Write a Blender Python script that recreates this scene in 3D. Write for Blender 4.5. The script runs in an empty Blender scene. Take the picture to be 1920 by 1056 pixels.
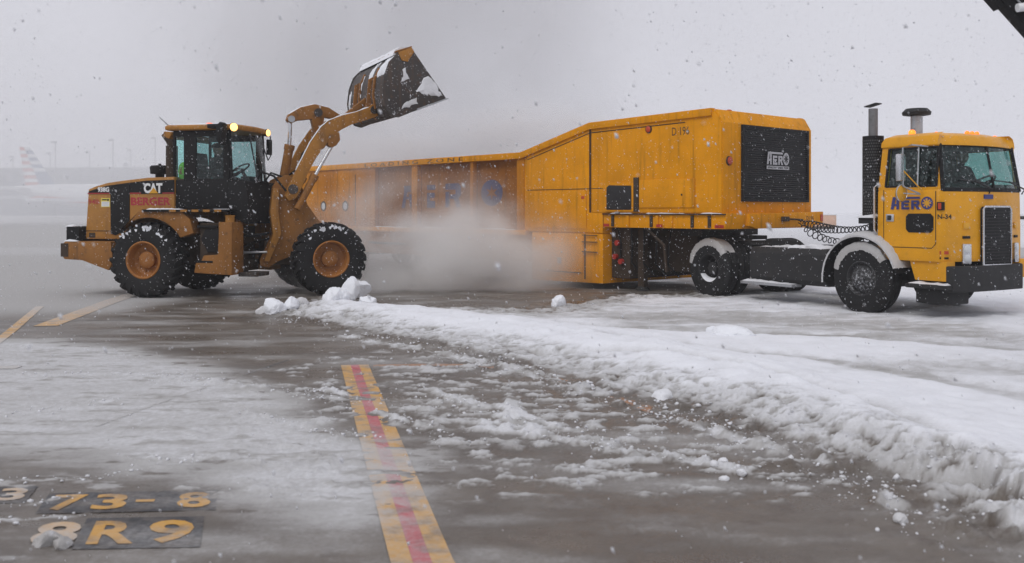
import bpy, bmesh, math, random
import numpy as np
from mathutils import Vector, Matrix

R = math.radians
random.seed(7)
rng = np.random.default_rng(11)
scene = bpy.context.scene
C = scene.collection

# ---------------------------------------------------------------- camera
EYE = 1.7
cam_d = bpy.data.cameras.new('camera')
cam = bpy.data.objects.new('camera', cam_d)
C.objects.link(cam)
cam.location = (0, 0, EYE)
cam.rotation_euler = (R(90), 0, 0)
cam_d.sensor_width = 36
cam_d.lens = 36 * 1800 / 1920
cam_d.shift_y = -131 / 1920
cam_d.dof.use_dof = True
cam_d.dof.focus_distance = 19.5
cam_d.dof.aperture_fstop = 2.8
cam_d.clip_start = 0.05
cam_d.clip_end = 6000
scene.camera = cam

# ---------------------------------------------------------------- sky and sun
SUN_EL, SUN_AZ = 48, 215      # compass azimuth measured from +Y towards +X
world = bpy.data.worlds.new('World')
scene.world = world
world.use_nodes = True
wn, wl = world.node_tree.nodes, world.node_tree.links
wn.clear()
w_out = wn.new('ShaderNodeOutputWorld')
w_bg = wn.new('ShaderNodeBackground')
w_bg.inputs['Strength'].default_value = 0.1
w_sky = wn.new('ShaderNodeTexSky')
w_sky.sky_type = 'NISHITA'
w_sky.sun_disc = False
w_sky.sun_elevation = R(SUN_EL)
w_sky.sun_rotation = R(SUN_AZ)
w_sky.dust_density = 4
w_hsv = wn.new('ShaderNodeHueSaturation')
w_hsv.inputs['Saturation'].default_value = 0.12
w_tc = wn.new('ShaderNodeTexCoord')
w_no = wn.new('ShaderNodeTexNoise')
w_no.inputs['Scale'].default_value = 2.2
w_no.inputs['Detail'].default_value = 4
w_ramp = wn.new('ShaderNodeMix')
w_ramp.data_type = 'RGBA'
w_ramp.inputs[6].default_value = (5.7, 5.7, 6.35, 1)
w_ramp.inputs[7].default_value = (7.2, 7.2, 7.8, 1)
w_mix = wn.new('ShaderNodeMix')
w_mix.data_type = 'RGBA'
w_mix.inputs[0].default_value = 0.92
wl.new(w_tc.outputs['Generated'], w_no.inputs['Vector'])
wl.new(w_no.outputs['Fac'], w_ramp.inputs[0])
wl.new(w_sky.outputs['Color'], w_hsv.inputs['Color'])
wl.new(w_hsv.outputs['Color'], w_mix.inputs[6])
wl.new(w_ramp.outputs[2], w_mix.inputs[7])
wl.new(w_mix.outputs[2], w_bg.inputs['Color'])
wl.new(w_bg.outputs['Background'], w_out.inputs['Surface'])

sun_d = bpy.data.lights.new('sun', 'SUN')
sun_d.energy = 1.0
sun_d.angle = R(25)
sun_d.color = (1.0, 0.97, 0.93)
sun = bpy.data.objects.new('sun', sun_d)
C.objects.link(sun)
az = R(SUN_AZ)
to_sun = Vector((math.sin(az) * math.cos(R(SUN_EL)), math.cos(az) * math.cos(R(SUN_EL)), math.sin(R(SUN_EL))))
sun.rotation_euler = to_sun.to_track_quat('Z', 'Y').to_euler()
sun.location = (0, 0, 60)

scene.view_settings.view_transform = 'Standard'
scene.view_settings.look = 'None'
scene.view_settings.exposure = 0.09
scene.view_settings.gamma = 1.0
cy = scene.cycles
cy.use_denoising = True
cy.use_adaptive_sampling = True
cy.adaptive_threshold = 0.02
cy.max_bounces = 6
cy.diffuse_bounces = 3
cy.glossy_bounces = 3
cy.transmission_bounces = 4
cy.transparent_max_bounces = 16
cy.volume_bounces = 4
cy.volume_step_rate = 2.0
cy.volume_max_steps = 128
cy.sample_clamp_indirect = 6


# ================================================================ helpers
def tag(o, label=None, cat=None, group=None, kind=None):
    if label: o['label'] = label
    if cat: o['category'] = cat
    if group: o['group'] = group
    if kind: o['kind'] = kind
    return o


def empty(name, loc=(0, 0, 0), rz=0.0, parent=None):
    o = bpy.data.objects.new(name, None)
    C.objects.link(o)
    o.location = loc
    o.rotation_euler = (0, 0, rz)
    o.empty_display_size = 0.2
    o.parent = parent
    return o


def copy_tree(o, parent=None):
    kids = list(o.children)
    c = o.copy()
    C.objects.link(c)
    c.parent = parent
    for k in kids:
        copy_tree(k, c)
    return c


class MB:
    """collects shapes, links them as ONE mesh object"""
    def __init__(s):
        s.v, s.f = [], []

    def add(s, vs, fs):
        b = len(s.v)
        s.v += [tuple(p) for p in vs]
        s.f += [tuple(b + i for i in f) for f in fs]
        return s

    def box(s, x0, x1, y0, y1, z0, z1):
        v = [(x, y, z) for x in (x0, x1) for y in (y0, y1) for z in (z0, z1)]
        return s.add(v, [(0, 1, 3, 2), (4, 6, 7, 5), (0, 4, 5, 1), (2, 3, 7, 6), (0, 2, 6, 4), (1, 5, 7, 3)])

    def prism(s, poly, a, b, axis='y'):
        n = len(poly)
        def P(p, c):
            return {'y': (p[0], c, p[1]), 'x': (c, p[0], p[1]), 'z': (p[0], p[1], c)}[axis]
        v = [P(p, a) for p in poly] + [P(p, b) for p in poly]
        f = [tuple(range(n)), tuple(range(2 * n - 1, n - 1, -1))]
        f += [(i, i + n, (i + 1) % n + n, (i + 1) % n) for i in range(n)]
        return s.add(v, f)

    def tube(s, pts, r, n=8, cap=True):
        pts = [Vector(p) for p in pts]
        rs = r if isinstance(r, (list, tuple)) else [r] * len(pts)
        rings = []
        up = Vector((0, 0, 1))
        for i, p in enumerate(pts):
            t = (pts[min(i + 1, len(pts) - 1)] - pts[max(i - 1, 0)])
            if t.length < 1e-9: t = Vector((0, 0, 1))
            t.normalize()
            a = t.cross(up if abs(t.dot(up)) < 0.95 else Vector((1, 0, 0))).normalized()
            b = t.cross(a)
            rings.append([p + (a * math.cos(k * 2 * math.pi / n) + b * math.sin(k * 2 * math.pi / n)) * rs[i] for k in range(n)])
        return s.loft(rings, True, cap)

    def loft(s, rings, closed=True, cap=True):
        n = len(rings[0])
        v = [tuple(p) for r in rings for p in r]
        f = []
        for j in range(len(rings) - 1):
            for i in range(n if closed else n - 1):
                k = (i + 1) % n
                f.append((j * n + i, j * n + k, (j + 1) * n + k, (j + 1) * n + i))
        if cap:
            f.append(tuple(range(n - 1, -1, -1)))
            f.append(tuple(range((len(rings) - 1) * n, len(rings) * n)))
        return s.add(v, f)

    def lathe(s, prof, c=(0, 0, 0), n=32, axis='y', closed=False):
        """prof: (radius, offset along axis)"""
        v, f = [], []
        m = len(prof)
        for i in range(n):
            a = 2 * math.pi * i / n
            for r, o in prof:
                if axis == 'y': v.append((c[0] + r * math.cos(a), c[1] + o, c[2] + r * math.sin(a)))
                elif axis == 'x': v.append((c[0] + o, c[1] + r * math.cos(a), c[2] + r * math.sin(a)))
                else: v.append((c[0] + r * math.cos(a), c[1] + r * math.sin(a), c[2] + o))
        for i in range(n):
            k = (i + 1) % n
            for j in range(m if closed else m - 1):
                l = (j + 1) % m
                f.append((i * m + j, k * m + j, k * m + l, i * m + l))
        return s.add(v, f)

    def build(s, name, mat, parent=None, bevel=0.0, smooth=False, loc=None, rz=None, seg=2):
        me = bpy.data.meshes.new(name)
        me.from_pydata(s.v, [], s.f)
        bm = bmesh.new()
        bm.from_mesh(me)
        bmesh.ops.remove_doubles(bm, verts=bm.verts, dist=1e-5)
        bmesh.ops.recalc_face_normals(bm, faces=bm.faces)
        if bevel:
            es = [e for e in bm.edges if len(e.link_faces) == 2 and e.calc_face_angle(0) > 0.45]
            bmesh.ops.bevel(bm, geom=es, offset=bevel, segments=seg, affect='EDGES', clamp_overlap=True, profile=0.6)
        bm.to_mesh(me)
        bm.free()
        if smooth or bevel:
            me.polygons.foreach_set('use_smooth', [True] * len(me.polygons))
            me.set_sharp_from_angle(angle=R(38))
        o = bpy.data.objects.new(name, me)
        C.objects.link(o)
        me.materials.append(mat)
        o.parent = parent
        if loc is not None: o.location = loc
        if rz is not None: o.rotation_euler = (0, 0, rz)
        return o


def text_geo(body, bold=0.0):
    cu = bpy.data.curves.new('t', 'FONT')
    cu.body = body
    cu.offset = bold
    cu.resolution_u = 3
    o = bpy.data.objects.new('t', cu)
    C.objects.link(o)
    dg = bpy.context.evaluated_depsgraph_get()
    me = o.evaluated_get(dg).to_mesh()
    v = np.array([x.co[:] for x in me.vertices])
    f = [tuple(p.vertices) for p in me.polygons]
    o.evaluated_get(dg).to_mesh_clear()
    bpy.data.objects.remove(o)
    bpy.data.curves.remove(cu)
    mn, mx = v.min(0), v.max(0)
    v = (v - mn) / np.maximum(mx - mn, 1e-6)
    return v, f


def lettering(name, body, origin, u, v, w, h, mat, parent, bold=0.0, shear=0.0, **kw):
    """flat letters: lower-left corner at origin, u = reading direction, v = up"""
    tv, tf = text_geo(body, bold)
    u, v, o = Vector(u), Vector(v), Vector(origin)
    m = MB()
    m.add([o + u * ((p[0] + shear * p[1]) * w) + v * (p[1] * h) for p in tv], tf)
    return m.build(name, mat, parent, **kw)


def polys(name, plist, origin, u, v, mat, parent, step=None, **kw):
    """flat polygons in plane coordinates, each a hair prouder than the one before"""
    u, v, o = Vector(u), Vector(v), Vector(origin)
    nrm = u.cross(v).normalized()
    m = MB()
    for i, p in enumerate(plist):
        q = o + nrm * (0.0006 * i)
        m.add([q + u * a + v * b for a, b in p], [tuple(range(len(p)))])
    return m.build(name, mat, parent, **kw)


# ---------------------------------------------------------------- materials
def new_mat(name):
    m = bpy.data.materials.new(name)
    m.use_nodes = True
    nt = m.node_tree
    nt.nodes.clear()
    out = nt.nodes.new('ShaderNodeOutputMaterial')
    return m, nt, nt.nodes, nt.links, out


def N(nt, kind, **kw):
    n = nt.nodes.new('ShaderNode' + kind)
    for k, val in kw.items():
        if k in n.inputs: n.inputs[k].default_value = val
        else: setattr(n, k, val)
    return n


def mixc(nt, fac, a, b):
    n = nt.nodes.new('ShaderNodeMix')
    n.data_type = 'RGBA'
    for idx, val in ((0, fac), (6, a), (7, b)):
        if hasattr(val, 'is_output'): nt.links.new(val, n.inputs[idx])
        elif idx == 0: n.inputs[0].default_value = val
        else: n.inputs[idx].default_value = (*val[:3], 1)
    return n.outputs[2]


def ramp(nt, src, a, b):
    n = nt.nodes.new('ShaderNodeMapRange')
    n.interpolation_type = 'SMOOTHSTEP'
    n.inputs['From Min'].default_value = a
    n.inputs['From Max'].default_value = b
    nt.links.new(src, n.inputs['Value'])
    return n.outputs['Result']


def noise(nt, scale, detail=4, vec=None, rough=0.55, stretch=None):
    tc = nt.nodes.new('ShaderNodeTexCoord')
    src = vec or tc.outputs['Object']
    if stretch:
        mp = nt.nodes.new('ShaderNodeMapping')
        mp.inputs['Scale'].default_value = stretch
        nt.links.new(src, mp.inputs['Vector'])
        src = mp.outputs['Vector']
    n = nt.nodes.new('ShaderNodeTexNoise')
    n.inputs['Scale'].default_value = scale
    n.inputs['Detail'].default_value = detail
    n.inputs['Roughness'].default_value = rough
    nt.links.new(src, n.inputs['Vector'])
    return n.outputs['Fac']


SNOW = (0.78, 0.80, 0.84)


def paint(name, col, dirt=(0.10, 0.07, 0.045), amount=0.5, rough=0.42, metal=0.0, streak=True, snow=0.0, fade=None, spec=0.4, soft=0.08, blotch=0.9):
    """painted or plain metal with blotchy wear, dirt runs and wind-blown snow grains"""
    m, nt, nd, lk, out = new_mat(name)
    b = N(nt, 'BsdfPrincipled')
    n1 = noise(nt, 1.3, 6)
    n2 = noise(nt, 9.0, 5)
    c = mixc(nt, ramp(nt, n1, 0.3, 0.75), col, tuple(x * 0.80 for x in col))
    if fade: c = mixc(nt, ramp(nt, noise(nt, 0.7, 3), 0.35, 0.65), c, fade)
    if streak:
        st = noise(nt, 5.0, 4, stretch=(1.6, 1.6, 0.12))
        c = mixc(nt, mul(nt, ramp(nt, st, 0.50, 0.88), amount * 0.85), c, dirt)
    c = mixc(nt, mul(nt, ramp(nt, n2, 0.52, 0.85), amount * blotch), c, dirt)
    if snow > 0:
        sn = noise(nt, 26.0, 4, rough=0.7)
        sb = noise(nt, 2.1, 3)
        th = ramp(nt, add(nt, sn, mul(nt, sb, 0.5)), 1.06 - snow - soft / 2, 1.06 - snow + soft / 2)
        c = mixc(nt, th, c, SNOW)
    lk.new(c, b.inputs['Base Color'])
    rr = N(nt, 'MapRange')
    rr.inputs['To Min'].default_value = max(rough - 0.12, 0.05)
    rr.inputs['To Max'].default_value = min(rough + 0.25, 1)
    lk.new(n2, rr.inputs['Value'])
    lk.new(rr.outputs['Result'], b.inputs['Roughness'])
    b.inputs['Metallic'].default_value = metal
    b.inputs['Specular IOR Level'].default_value = spec
    bp = N(nt, 'Bump', Strength=0.12, Distance=0.01)
    lk.new(noise(nt, 14, 5), bp.inputs['Height'])
    b2 = N(nt, 'Bump', Strength=0.25, Distance=0.04)
    lk.new(noise(nt, 1.7, 2), b2.inputs['Height'])
    lk.new(bp.outputs['Normal'], b2.inputs['Normal'])
    lk.new(b2.outputs['Normal'], b.inputs['Normal'])
    lk.new(b.outputs['BSDF'], out.inputs['Surface'])
    return m


def mul(nt, a, b):
    n = N(nt, 'Math', operation='MULTIPLY')
    nt.links.new(a, n.inputs[0])
    if hasattr(b, 'is_output'): nt.links.new(b, n.inputs[1])
    else: n.inputs[1].default_value = b
    return n.outputs[0]


def add(nt, a, b):
    n = N(nt, 'Math', operation='ADD')
    nt.links.new(a, n.inputs[0])
    if hasattr(b, 'is_output'): nt.links.new(b, n.inputs[1])
    else: n.inputs[1].default_value = b
    return n.outputs[0]


def glass(name, tint, refl=0.10):
    m, nt, nd, lk, out = new_mat(name)
    t = N(nt, 'BsdfTransparent')
    t.inputs['Color'].default_value = (*tint, 1)
    g = N(nt, 'BsdfGlossy', Roughness=0.04)
    lw = N(nt, 'LayerWeight', Blend=0.5)
    pw = N(nt, 'Math', operation='POWER')
    pw.inputs[1].default_value = 5.0
    lk.new(lw.outputs['Facing'], pw.inputs[0])
    fac = add(nt, mul(nt, pw.outputs[0], 0.6), 0.03)
    mx = N(nt, 'MixShader')
    d = N(nt, 'BsdfDiffuse')
    d.inputs['Color'].default_value = (0.75, 0.8, 0.82, 1)
    lk.new(fac, mx.inputs['Fac'])
    lk.new(t.outputs['BSDF'], mx.inputs[1])
    lk.new(g.outputs['BSDF'], mx.inputs[2])
    m2 = N(nt, 'MixShader')
    lk.new(mul(nt, ramp(nt, noise(nt, 18, 5, rough=0.7), 0.52, 0.72), 0.22), m2.inputs['Fac'])
    lk.new(mx.outputs['Shader'], m2.inputs[1])
    lk.new(d.outputs['BSDF'], m2.inputs[2])
    lk.new(m2.outputs['Shader'], out.inputs['Surface'])
    return m


def glow(name, col, strength):
    m, nt, nd, lk, out = new_mat(name)
    b = N(nt, 'BsdfPrincipled', Roughness=0.25)
    b.inputs['Base Color'].default_value = (*col, 1)
    b.inputs['Emission Color'].default_value = (*col, 1)
    b.inputs['Emission Strength'].default_value = strength
    lk.new(b.outputs['BSDF'], out.inputs['Surface'])
    return m


def snow_mat(name, col=SNOW, bump=0.4, scale=7.0, grey=0.25):
    m, nt, nd, lk, out = new_mat(name)
    b = N(nt, 'BsdfPrincipled', Roughness=0.85)
    c = mixc(nt, mul(nt, ramp(nt, noise(nt, 3, 5), 0.4, 0.75), grey), col, (0.5, 0.5, 0.5))
    lk.new(c, b.inputs['Base Color'])
    b.inputs['Specular IOR Level'].default_value = 0.2
    bp = N(nt, 'Bump', Strength=bump, Distance=0.03)
    lk.new(noise(nt, scale, 6, rough=0.65), bp.inputs['Height'])
    lk.new(bp.outputs['Normal'], b.inputs['Normal'])
    lk.new(b.outputs['BSDF'], out.inputs['Surface'])
    return m


M = {}
M['loader_yellow'] = paint('loader_yellow', (0.38, 0.165, 0.022), (0.05, 0.032, 0.022), 1.0, 0.5, snow=0.06)
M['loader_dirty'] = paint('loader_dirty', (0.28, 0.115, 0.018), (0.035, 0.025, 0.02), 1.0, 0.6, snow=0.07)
M['hood_yellow'] = paint('hood_yellow', (0.41, 0.19, 0.036), (0.10, 0.062, 0.04), 0.65, 0.42, snow=0.06)
M['melter_yellow'] = paint('melter_yellow', (0.76, 0.305, 0.002), (0.12, 0.048, 0.008), 0.75, 0.5, snow=0.02, spec=0.12, blotch=0.3)
M['hopper_yellow'] = paint('hopper_yellow', (0.58, 0.22, 0.006), (0.11, 0.045, 0.012), 0.95, 0.55, snow=0.04, blotch=0.5, fade=(0.40, 0.145, 0.010), spec=0.12)
M['hopper_rust'] = paint('hopper_rust', (0.34, 0.125, 0.014), (0.10, 0.042, 0.02), 1.0, 0.65, snow=0.05, fade=(0.24, 0.09, 0.02), spec=0.12)
M['truck_yellow'] = paint('truck_yellow', (0.74, 0.335, 0.003), (0.20, 0.09, 0.010), 0.7, 0.35, snow=0.03, streak=False, spec=0.35, blotch=0.4)
M['black'] = paint('black', (0.011, 0.011, 0.012), (0.022, 0.02, 0.019), 0.5, 0.6, snow=0.10, streak=False, spec=0.2)
M['black_clean'] = paint('black_clean', (0.014, 0.014, 0.016), (0.03, 0.03, 0.03), 0.3, 0.45, streak=False)
M['chassis'] = paint('chassis', (0.018, 0.018, 0.019), (0.04, 0.036, 0.033), 0.7, 0.65, snow=0.06)
M['grime'] = paint('grime', (0.05, 0.032, 0.02), (0.02, 0.016, 0.013), 0.8, 0.75, snow=0.10)
M['rubber'] = paint('rubber', (0.018, 0.018, 0.019), (0.035, 0.033, 0.03), 0.6, 0.75, snow=0.04, streak=False, spec=0.2)
M['rubber_frost'] = paint('rubber_frost', (0.016, 0.016, 0.017), (0.05, 0.05, 0.05), 0.8, 0.8, snow=0.03, streak=False, spec=0.2, soft=0.30)
M['muffler_pipe'] = paint('muffler_pipe', (0.20, 0.20, 0.205), (0.06, 0.055, 0.05), 0.8, 0.5, metal=0.4)
M['grille_dark'] = paint('grille_dark', (0.07, 0.07, 0.07), (0.03, 0.03, 0.03), 0.5, 0.5, streak=False)
M['steel'] = paint('steel', (0.45, 0.46, 0.48), (0.12, 0.11, 0.10), 0.6, 0.35, metal=0.7, snow=0.08)
M['chrome'] = paint('chrome', (0.65, 0.66, 0.68), (0.3, 0.3, 0.3), 0.3, 0.2, metal=0.9, streak=False)
M['worn_steel'] = paint('worn_steel', (0.055, 0.048, 0.045), (0.16, 0.075, 0.03), 0.75, 0.55, metal=0.2, snow=0.13)
M['rust_rim'] = paint('rust_rim', (0.34, 0.13, 0.022), (0.10, 0.05, 0.03), 0.8, 0.6, snow=0.10, streak=False)
M['hub_frost'] = paint('hub_frost', (0.03, 0.03, 0.032), (0.10, 0.10, 0.10), 0.8, 0.7, snow=0.10, streak=False, soft=0.4)
M['white_paint'] = paint('white_paint', (0.78, 0.79, 0.80), (0.4, 0.4, 0.4), 0.3, 0.4, streak=False)
M['red_stripe'] = paint('red_stripe', (0.42, 0.035, 0.03), (0.2, 0.03, 0.03), 0.4, 0.5, streak=False)
M['red_letter'] = paint('red_letter', (0.40, 0.03, 0.05), (0.30, 0.06, 0.05), 0.5, 0.6, streak=False, snow=0.10)
M['blue_letter'] = paint('blue_letter', (0.045, 0.05, 0.19), (0.06, 0.06, 0.14), 0.4, 0.5, streak=False, snow=0.04)
M['blue_faded'] = paint('blue_faded', (0.055, 0.062, 0.15), (0.20, 0.11, 0.05), 0.85, 0.6, streak=True, snow=0.05)
M['grey_letter'] = paint('grey_letter', (0.45, 0.45, 0.47), (0.3, 0.3, 0.3), 0.4, 0.5, streak=False)
M['black_letter'] = paint('black_letter', (0.03, 0.025, 0.02), (0.1, 0.06, 0.02), 0.4, 0.6, streak=False)
M['logo_yellow'] = paint('logo_yellow', (0.72, 0.36, 0.02), (0.3, 0.14, 0.02), 0.2, 0.4, streak=False)
M['sticker_yellow'] = paint('sticker_yellow', (0.72, 0.60, 0.10), (0.4, 0.3, 0.1), 0.2, 0.4, streak=False)
M['red_reflector'] = paint('red_reflector', (0.50, 0.06, 0.02), (0.2, 0.03, 0.02), 0.3, 0.3, streak=False)
M['red_lamp'] = paint('red_lamp', (0.42, 0.03, 0.02), (0.1, 0.02, 0.02), 0.4, 0.4, streak=False)
M['lime'] = paint('lime', (0.22, 0.55, 0.03), (0.15, 0.3, 0.03), 0.3, 0.8, streak=False)
M['hair'] = paint('hair', (0.02, 0.015, 0.012), (0.02, 0.02, 0.02), 0.2, 0.8, streak=False)
M['cloth_dark'] = paint('cloth_dark', (0.02, 0.02, 0.024), (0.03, 0.03, 0.03), 0.3, 0.9, streak=False)
M['skin'] = paint('skin', (0.40, 0.24, 0.17), (0.35, 0.2, 0.15), 0.2, 0.6, streak=False)
M['seat'] = paint('seat', (0.025, 0.025, 0.028), (0.03, 0.03, 0.03), 0.3, 0.85, streak=False)
M['interior'] = paint('interior', (0.03, 0.03, 0.032), (0.02, 0.02, 0.02), 0.3, 0.8, streak=False)
M['cab_glass'] = glass('cab_glass', (0.82, 0.97, 0.96))
M['dark_glass'] = glass('dark_glass', (0.62, 0.74, 0.74))
M['truck_glass'] = glass('truck_glass', (0.60, 0.76, 0.74))
M['mirror'] = paint('mirror', (0.55, 0.57, 0.6), (0.4, 0.4, 0.4), 0.2, 0.2, metal=0.8, streak=False)
M['work_light'] = glow('work_light', (1.0, 0.55, 0.16), 2.6)
M['amber'] = glow('amber', (1.0, 0.16, 0.008), 1.5)
M['amber_beacon'] = glow('amber_beacon', (1.0, 0.20, 0.01), 1.8)
M['orange_beacon'] = glow('orange_beacon', (1.0, 0.14, 0.02), 0.7)
M['lens'] = paint('lens', (0.62, 0.64, 0.66), (0.4, 0.4, 0.4), 0.3, 0.15, streak=False)
M['snow'] = snow_mat('snow')
M['snow_thin'] = snow_mat('snow_thin', (0.72, 0.73, 0.76), 0.5, 12, 0.5)
M['snow_grey'] = snow_mat('snow_grey', (0.60, 0.60, 0.61), 0.6, 14, 0.6)
M['fender_snow'] = snow_mat('fender_snow', (0.52, 0.52, 0.53), 0.6, 14, 0.8)
M['slush_dirty'] = snow_mat('slush_dirty', (0.42, 0.41, 0.40), 0.8, 16, 0.8)
M['aircraft_white'] = paint('aircraft_white', (0.72, 0.73, 0.75), (0.5, 0.5, 0.5), 0.2, 0.4, streak=False)
M['aircraft_red'] = paint('aircraft_red', (0.50, 0.10, 0.06), (0.4, 0.1, 0.06), 0.2, 0.4, streak=False)
M['aircraft_blue'] = paint('aircraft_blue', (0.04, 0.08, 0.20), (0.05, 0.08, 0.2), 0.2, 0.4, streak=False)
M['terminal_wall'] = paint('terminal_wall', (0.16, 0.17, 0.19), (0.1, 0.1, 0.1), 0.3, 0.7)
M['terminal_band'] = paint('terminal_band', (0.45, 0.46, 0.48), (0.3, 0.3, 0.3), 0.3, 0.6)
M['terminal_glass'] = paint('terminal_glass', (0.05, 0.06, 0.08), (0.1, 0.1, 0.1), 0.3, 0.2, streak=False)
M['pole'] = paint('pole', (0.10, 0.10, 0.11), (0.1, 0.1, 0.1), 0.2, 0.6, streak=False)
M['peach'] = paint('peach', (0.62, 0.40, 0.28), (0.5, 0.4, 0.3), 0.2, 0.6, streak=False, snow=0.05)

# ================================================================ ground
def g(px, py):
    """a spot of the apron, in metres, from where it shows in the photograph"""
    s = (py - 397) / EYE
    return ((px - 960) / s, 1800 / s)


def _h(ix, iy, seed):
    n = (ix.astype(np.uint32) * np.uint32(374761393) + iy.astype(np.uint32) * np.uint32(668265263) + np.uint32(seed * 2246822519 & 0xffffffff))
    n = (n ^ (n >> np.uint32(13))) * np.uint32(1274126177)
    n = n ^ (n >> np.uint32(16))
    return (n & np.uint32(0xffffff)).astype(np.float64) / 0xffffff


def vn(x, y, seed=1):
    fx, fy = np.floor(x), np.floor(y)
    ix, iy = fx.astype(np.int64), fy.astype(np.int64)
    tx, ty = x - fx, y - fy
    tx, ty = tx * tx * (3 - 2 * tx), ty * ty * (3 - 2 * ty)
    a, b = _h(ix, iy, seed), _h(ix + 1, iy, seed)
    c, d = _h(ix, iy + 1, seed), _h(ix + 1, iy + 1, seed)
    return (a + (b - a) * tx) * (1 - ty) + (c + (d - c) * tx) * ty


def fbm(x, y, seed=1, octs=4, gain=0.5):
    t, a, s = 0.0, 1.0, 0.0
    for o in range(octs):
        t = t + a * vn(x * 2 ** o + 17.3 * o, y * 2 ** o + 5.1 * o, seed + o)
        s += a
        a *= gain
    return t / s


def sstep(a, b, x):
    t = np.clip((x - a) / (b - a), 0, 1)
    return t * t * (3 - 2 * t)


def poly_sd(x, y, poly):
    """signed distance, positive inside"""
    d = np.full(x.shape, 1e9)
    inside = np.zeros(x.shape, bool)
    n = len(poly)
    for i in range(n):
        (ax, ay), (bx, by) = poly[i], poly[(i + 1) % n]
        ex, ey = bx - ax, by - ay
        t = np.clip(((x - ax) * ex + (y - ay) * ey) / (ex * ex + ey * ey + 1e-12), 0, 1)
        d = np.minimum(d, np.hypot(x - ax - t * ex, y - ay - t * ey))
        if ay != by:
            hit = ((ay > y) != (by > y)) & (x < ex * (y - ay) / (by - ay) + ax)
            inside ^= hit
    return np.where(inside, d, -d)


def line_d(x, y, pl):
    d = np.full(x.shape, 1e9)
    for (ax, ay), (bx, by) in zip(pl[:-1], pl[1:]):
        ex, ey = bx - ax, by - ay
        t = np.clip(((x - ax) * ex + (y - ay) * ey) / (ex * ex + ey * ey + 1e-12), 0, 1)
        d = np.minimum(d, np.hypot(x - ax - t * ex, y - ay - t * ey))
    return d


def G_(pts):
    return [g(*p) for p in pts]


BANK = G_([(478, 588), (520, 598), (600, 610), (700, 632), (800, 650), (900, 668), (1000, 700), (1100, 728), (1200, 758), (1290, 772), (1350, 800), (1450, 842), (1560, 885), (1640, 905), (1700, 945), (1760, 985), (1850, 1015), (1990, 1045)]) \
    + [(14, 5.0), (60, 8), (60, 70), (9, 27), (3.4, 19.6)] + G_([(1200, 553), (1120, 558), (1060, 570), (990, 579), (880, 576), (780, 574), (700, 572), (640, 552), (560, 568)])
BERM = G_([(560, 588), (640, 585), (740, 596), (850, 606), (960, 620), (1080, 640), (1200, 665), (1330, 700), (1460, 740), (1600, 800), (1740, 860), (1900, 930), (2050, 985)])
FILM = G_([(-300, 632), (120, 636), (300, 655), (440, 690), (560, 745), (640, 800), (760, 842), (870, 872), (830, 930), (760, 985), (640, 1015), (560, 990), (430, 940), (330, 890), (200, 882), (80, 868), (-300, 855)])
SLUSH = G_([(720, 705), (900, 730), (1080, 760), (1300, 850), (1420, 895), (1250, 885), (1000, 870), (840, 850), (740, 780)])
LINE = [(0.02, 3.2), g(792, 1056), g(665, 685)]
RIDGES = [  # polyline, half width, height
    (G_([(300, 712), (430, 718), (540, 738), (640, 756), (740, 786), (820, 812), (900, 838)]), 0.10, 0.050),
    (G_([(560, 742), (600, 730), (650, 742), (700, 760)]), 0.07, 0.045),
    (G_([(470, 775), (560, 800), (640, 815), (720, 820)]), 0.06, 0.030),
    (G_([(820, 740), (900, 770), (990, 800), (1090, 822), (1200, 848), (1300, 868), (1400, 885)]), 0.10, 0.050),
    (G_([(1000, 815), (1100, 838), (1180, 850)]), 0.10, 0.050),
    (G_([(1590, 905), (1650, 925), (1700, 960), (1800, 985), (1950, 1010)]), 0.13, 0.085),
    (G_([(1700, 900), (1790, 880), (1870, 920), (1960, 985)]), 0.10, 0.08),
    (G_([(-80, 900), (60, 902), (160, 896), (260, 885)]), 0.05, 0.024),
    (G_([(230, 860), (300, 862), (380, 858)]), 0.06, 0.030),
    (G_([(-60, 950), (60, 945), (140, 930)]), 0.05, 0.022),
    (G_([(-40, 980), (60, 975), (150, 968)]), 0.05, 0.025),
    (G_([(-50, 780), (100, 770), (220, 750)]), 0.10, 0.022),
    (G_([(60, 700), (240, 702), (360, 708)]), 0.12, 0.020),
    (G_([(1180, 790), (1240, 775), (1300, 790)]), 0.10, 0.07),
    (G_([(1000, 720), (1120, 745), (1230, 775), (1330, 808), (1450, 850)]), 0.16, 0.05),
    (G_([(640, 632), (780, 655), (900, 680), (1000, 706)]), 0.22, 0.04),
]
TRACKS = [  # wheel tracks and scrapes pressed into the bank
    (G_([(1000, 668), (1150, 672), (1300, 690), (1450, 712), (1550, 745), (1650, 780), (1800, 840)]), 0.13, 0.085),
    (G_([(1150, 640), (1300, 655), (1500, 668), (1700, 700), (1950, 750)]), 0.22, 0.06),
    (G_([(1050, 610), (1300, 622), (1600, 632), (1950, 660)]), 0.25, 0.05),
    (G_([(980, 590), (1200, 595), (1400, 600), (1600, 612), (1920, 640)]), 0.9, 0.035),
    (G_([(1700, 690), (1850, 690), (2000, 705)]), 0.7, 0.04),
    (G_([(1690, 898), (1770, 912), (1830, 922)]), 0.10, 0.13),
    (G_([(1600, 892), (1640, 905)]), 0.09, 0.08),
    (G_([(1790, 872), (1840, 895), (1875, 905)]), 0.06, 0.10),
    (G_([(1800, 950), (1880, 962), (1960, 975)]), 0.10, 0.06),
]


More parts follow.
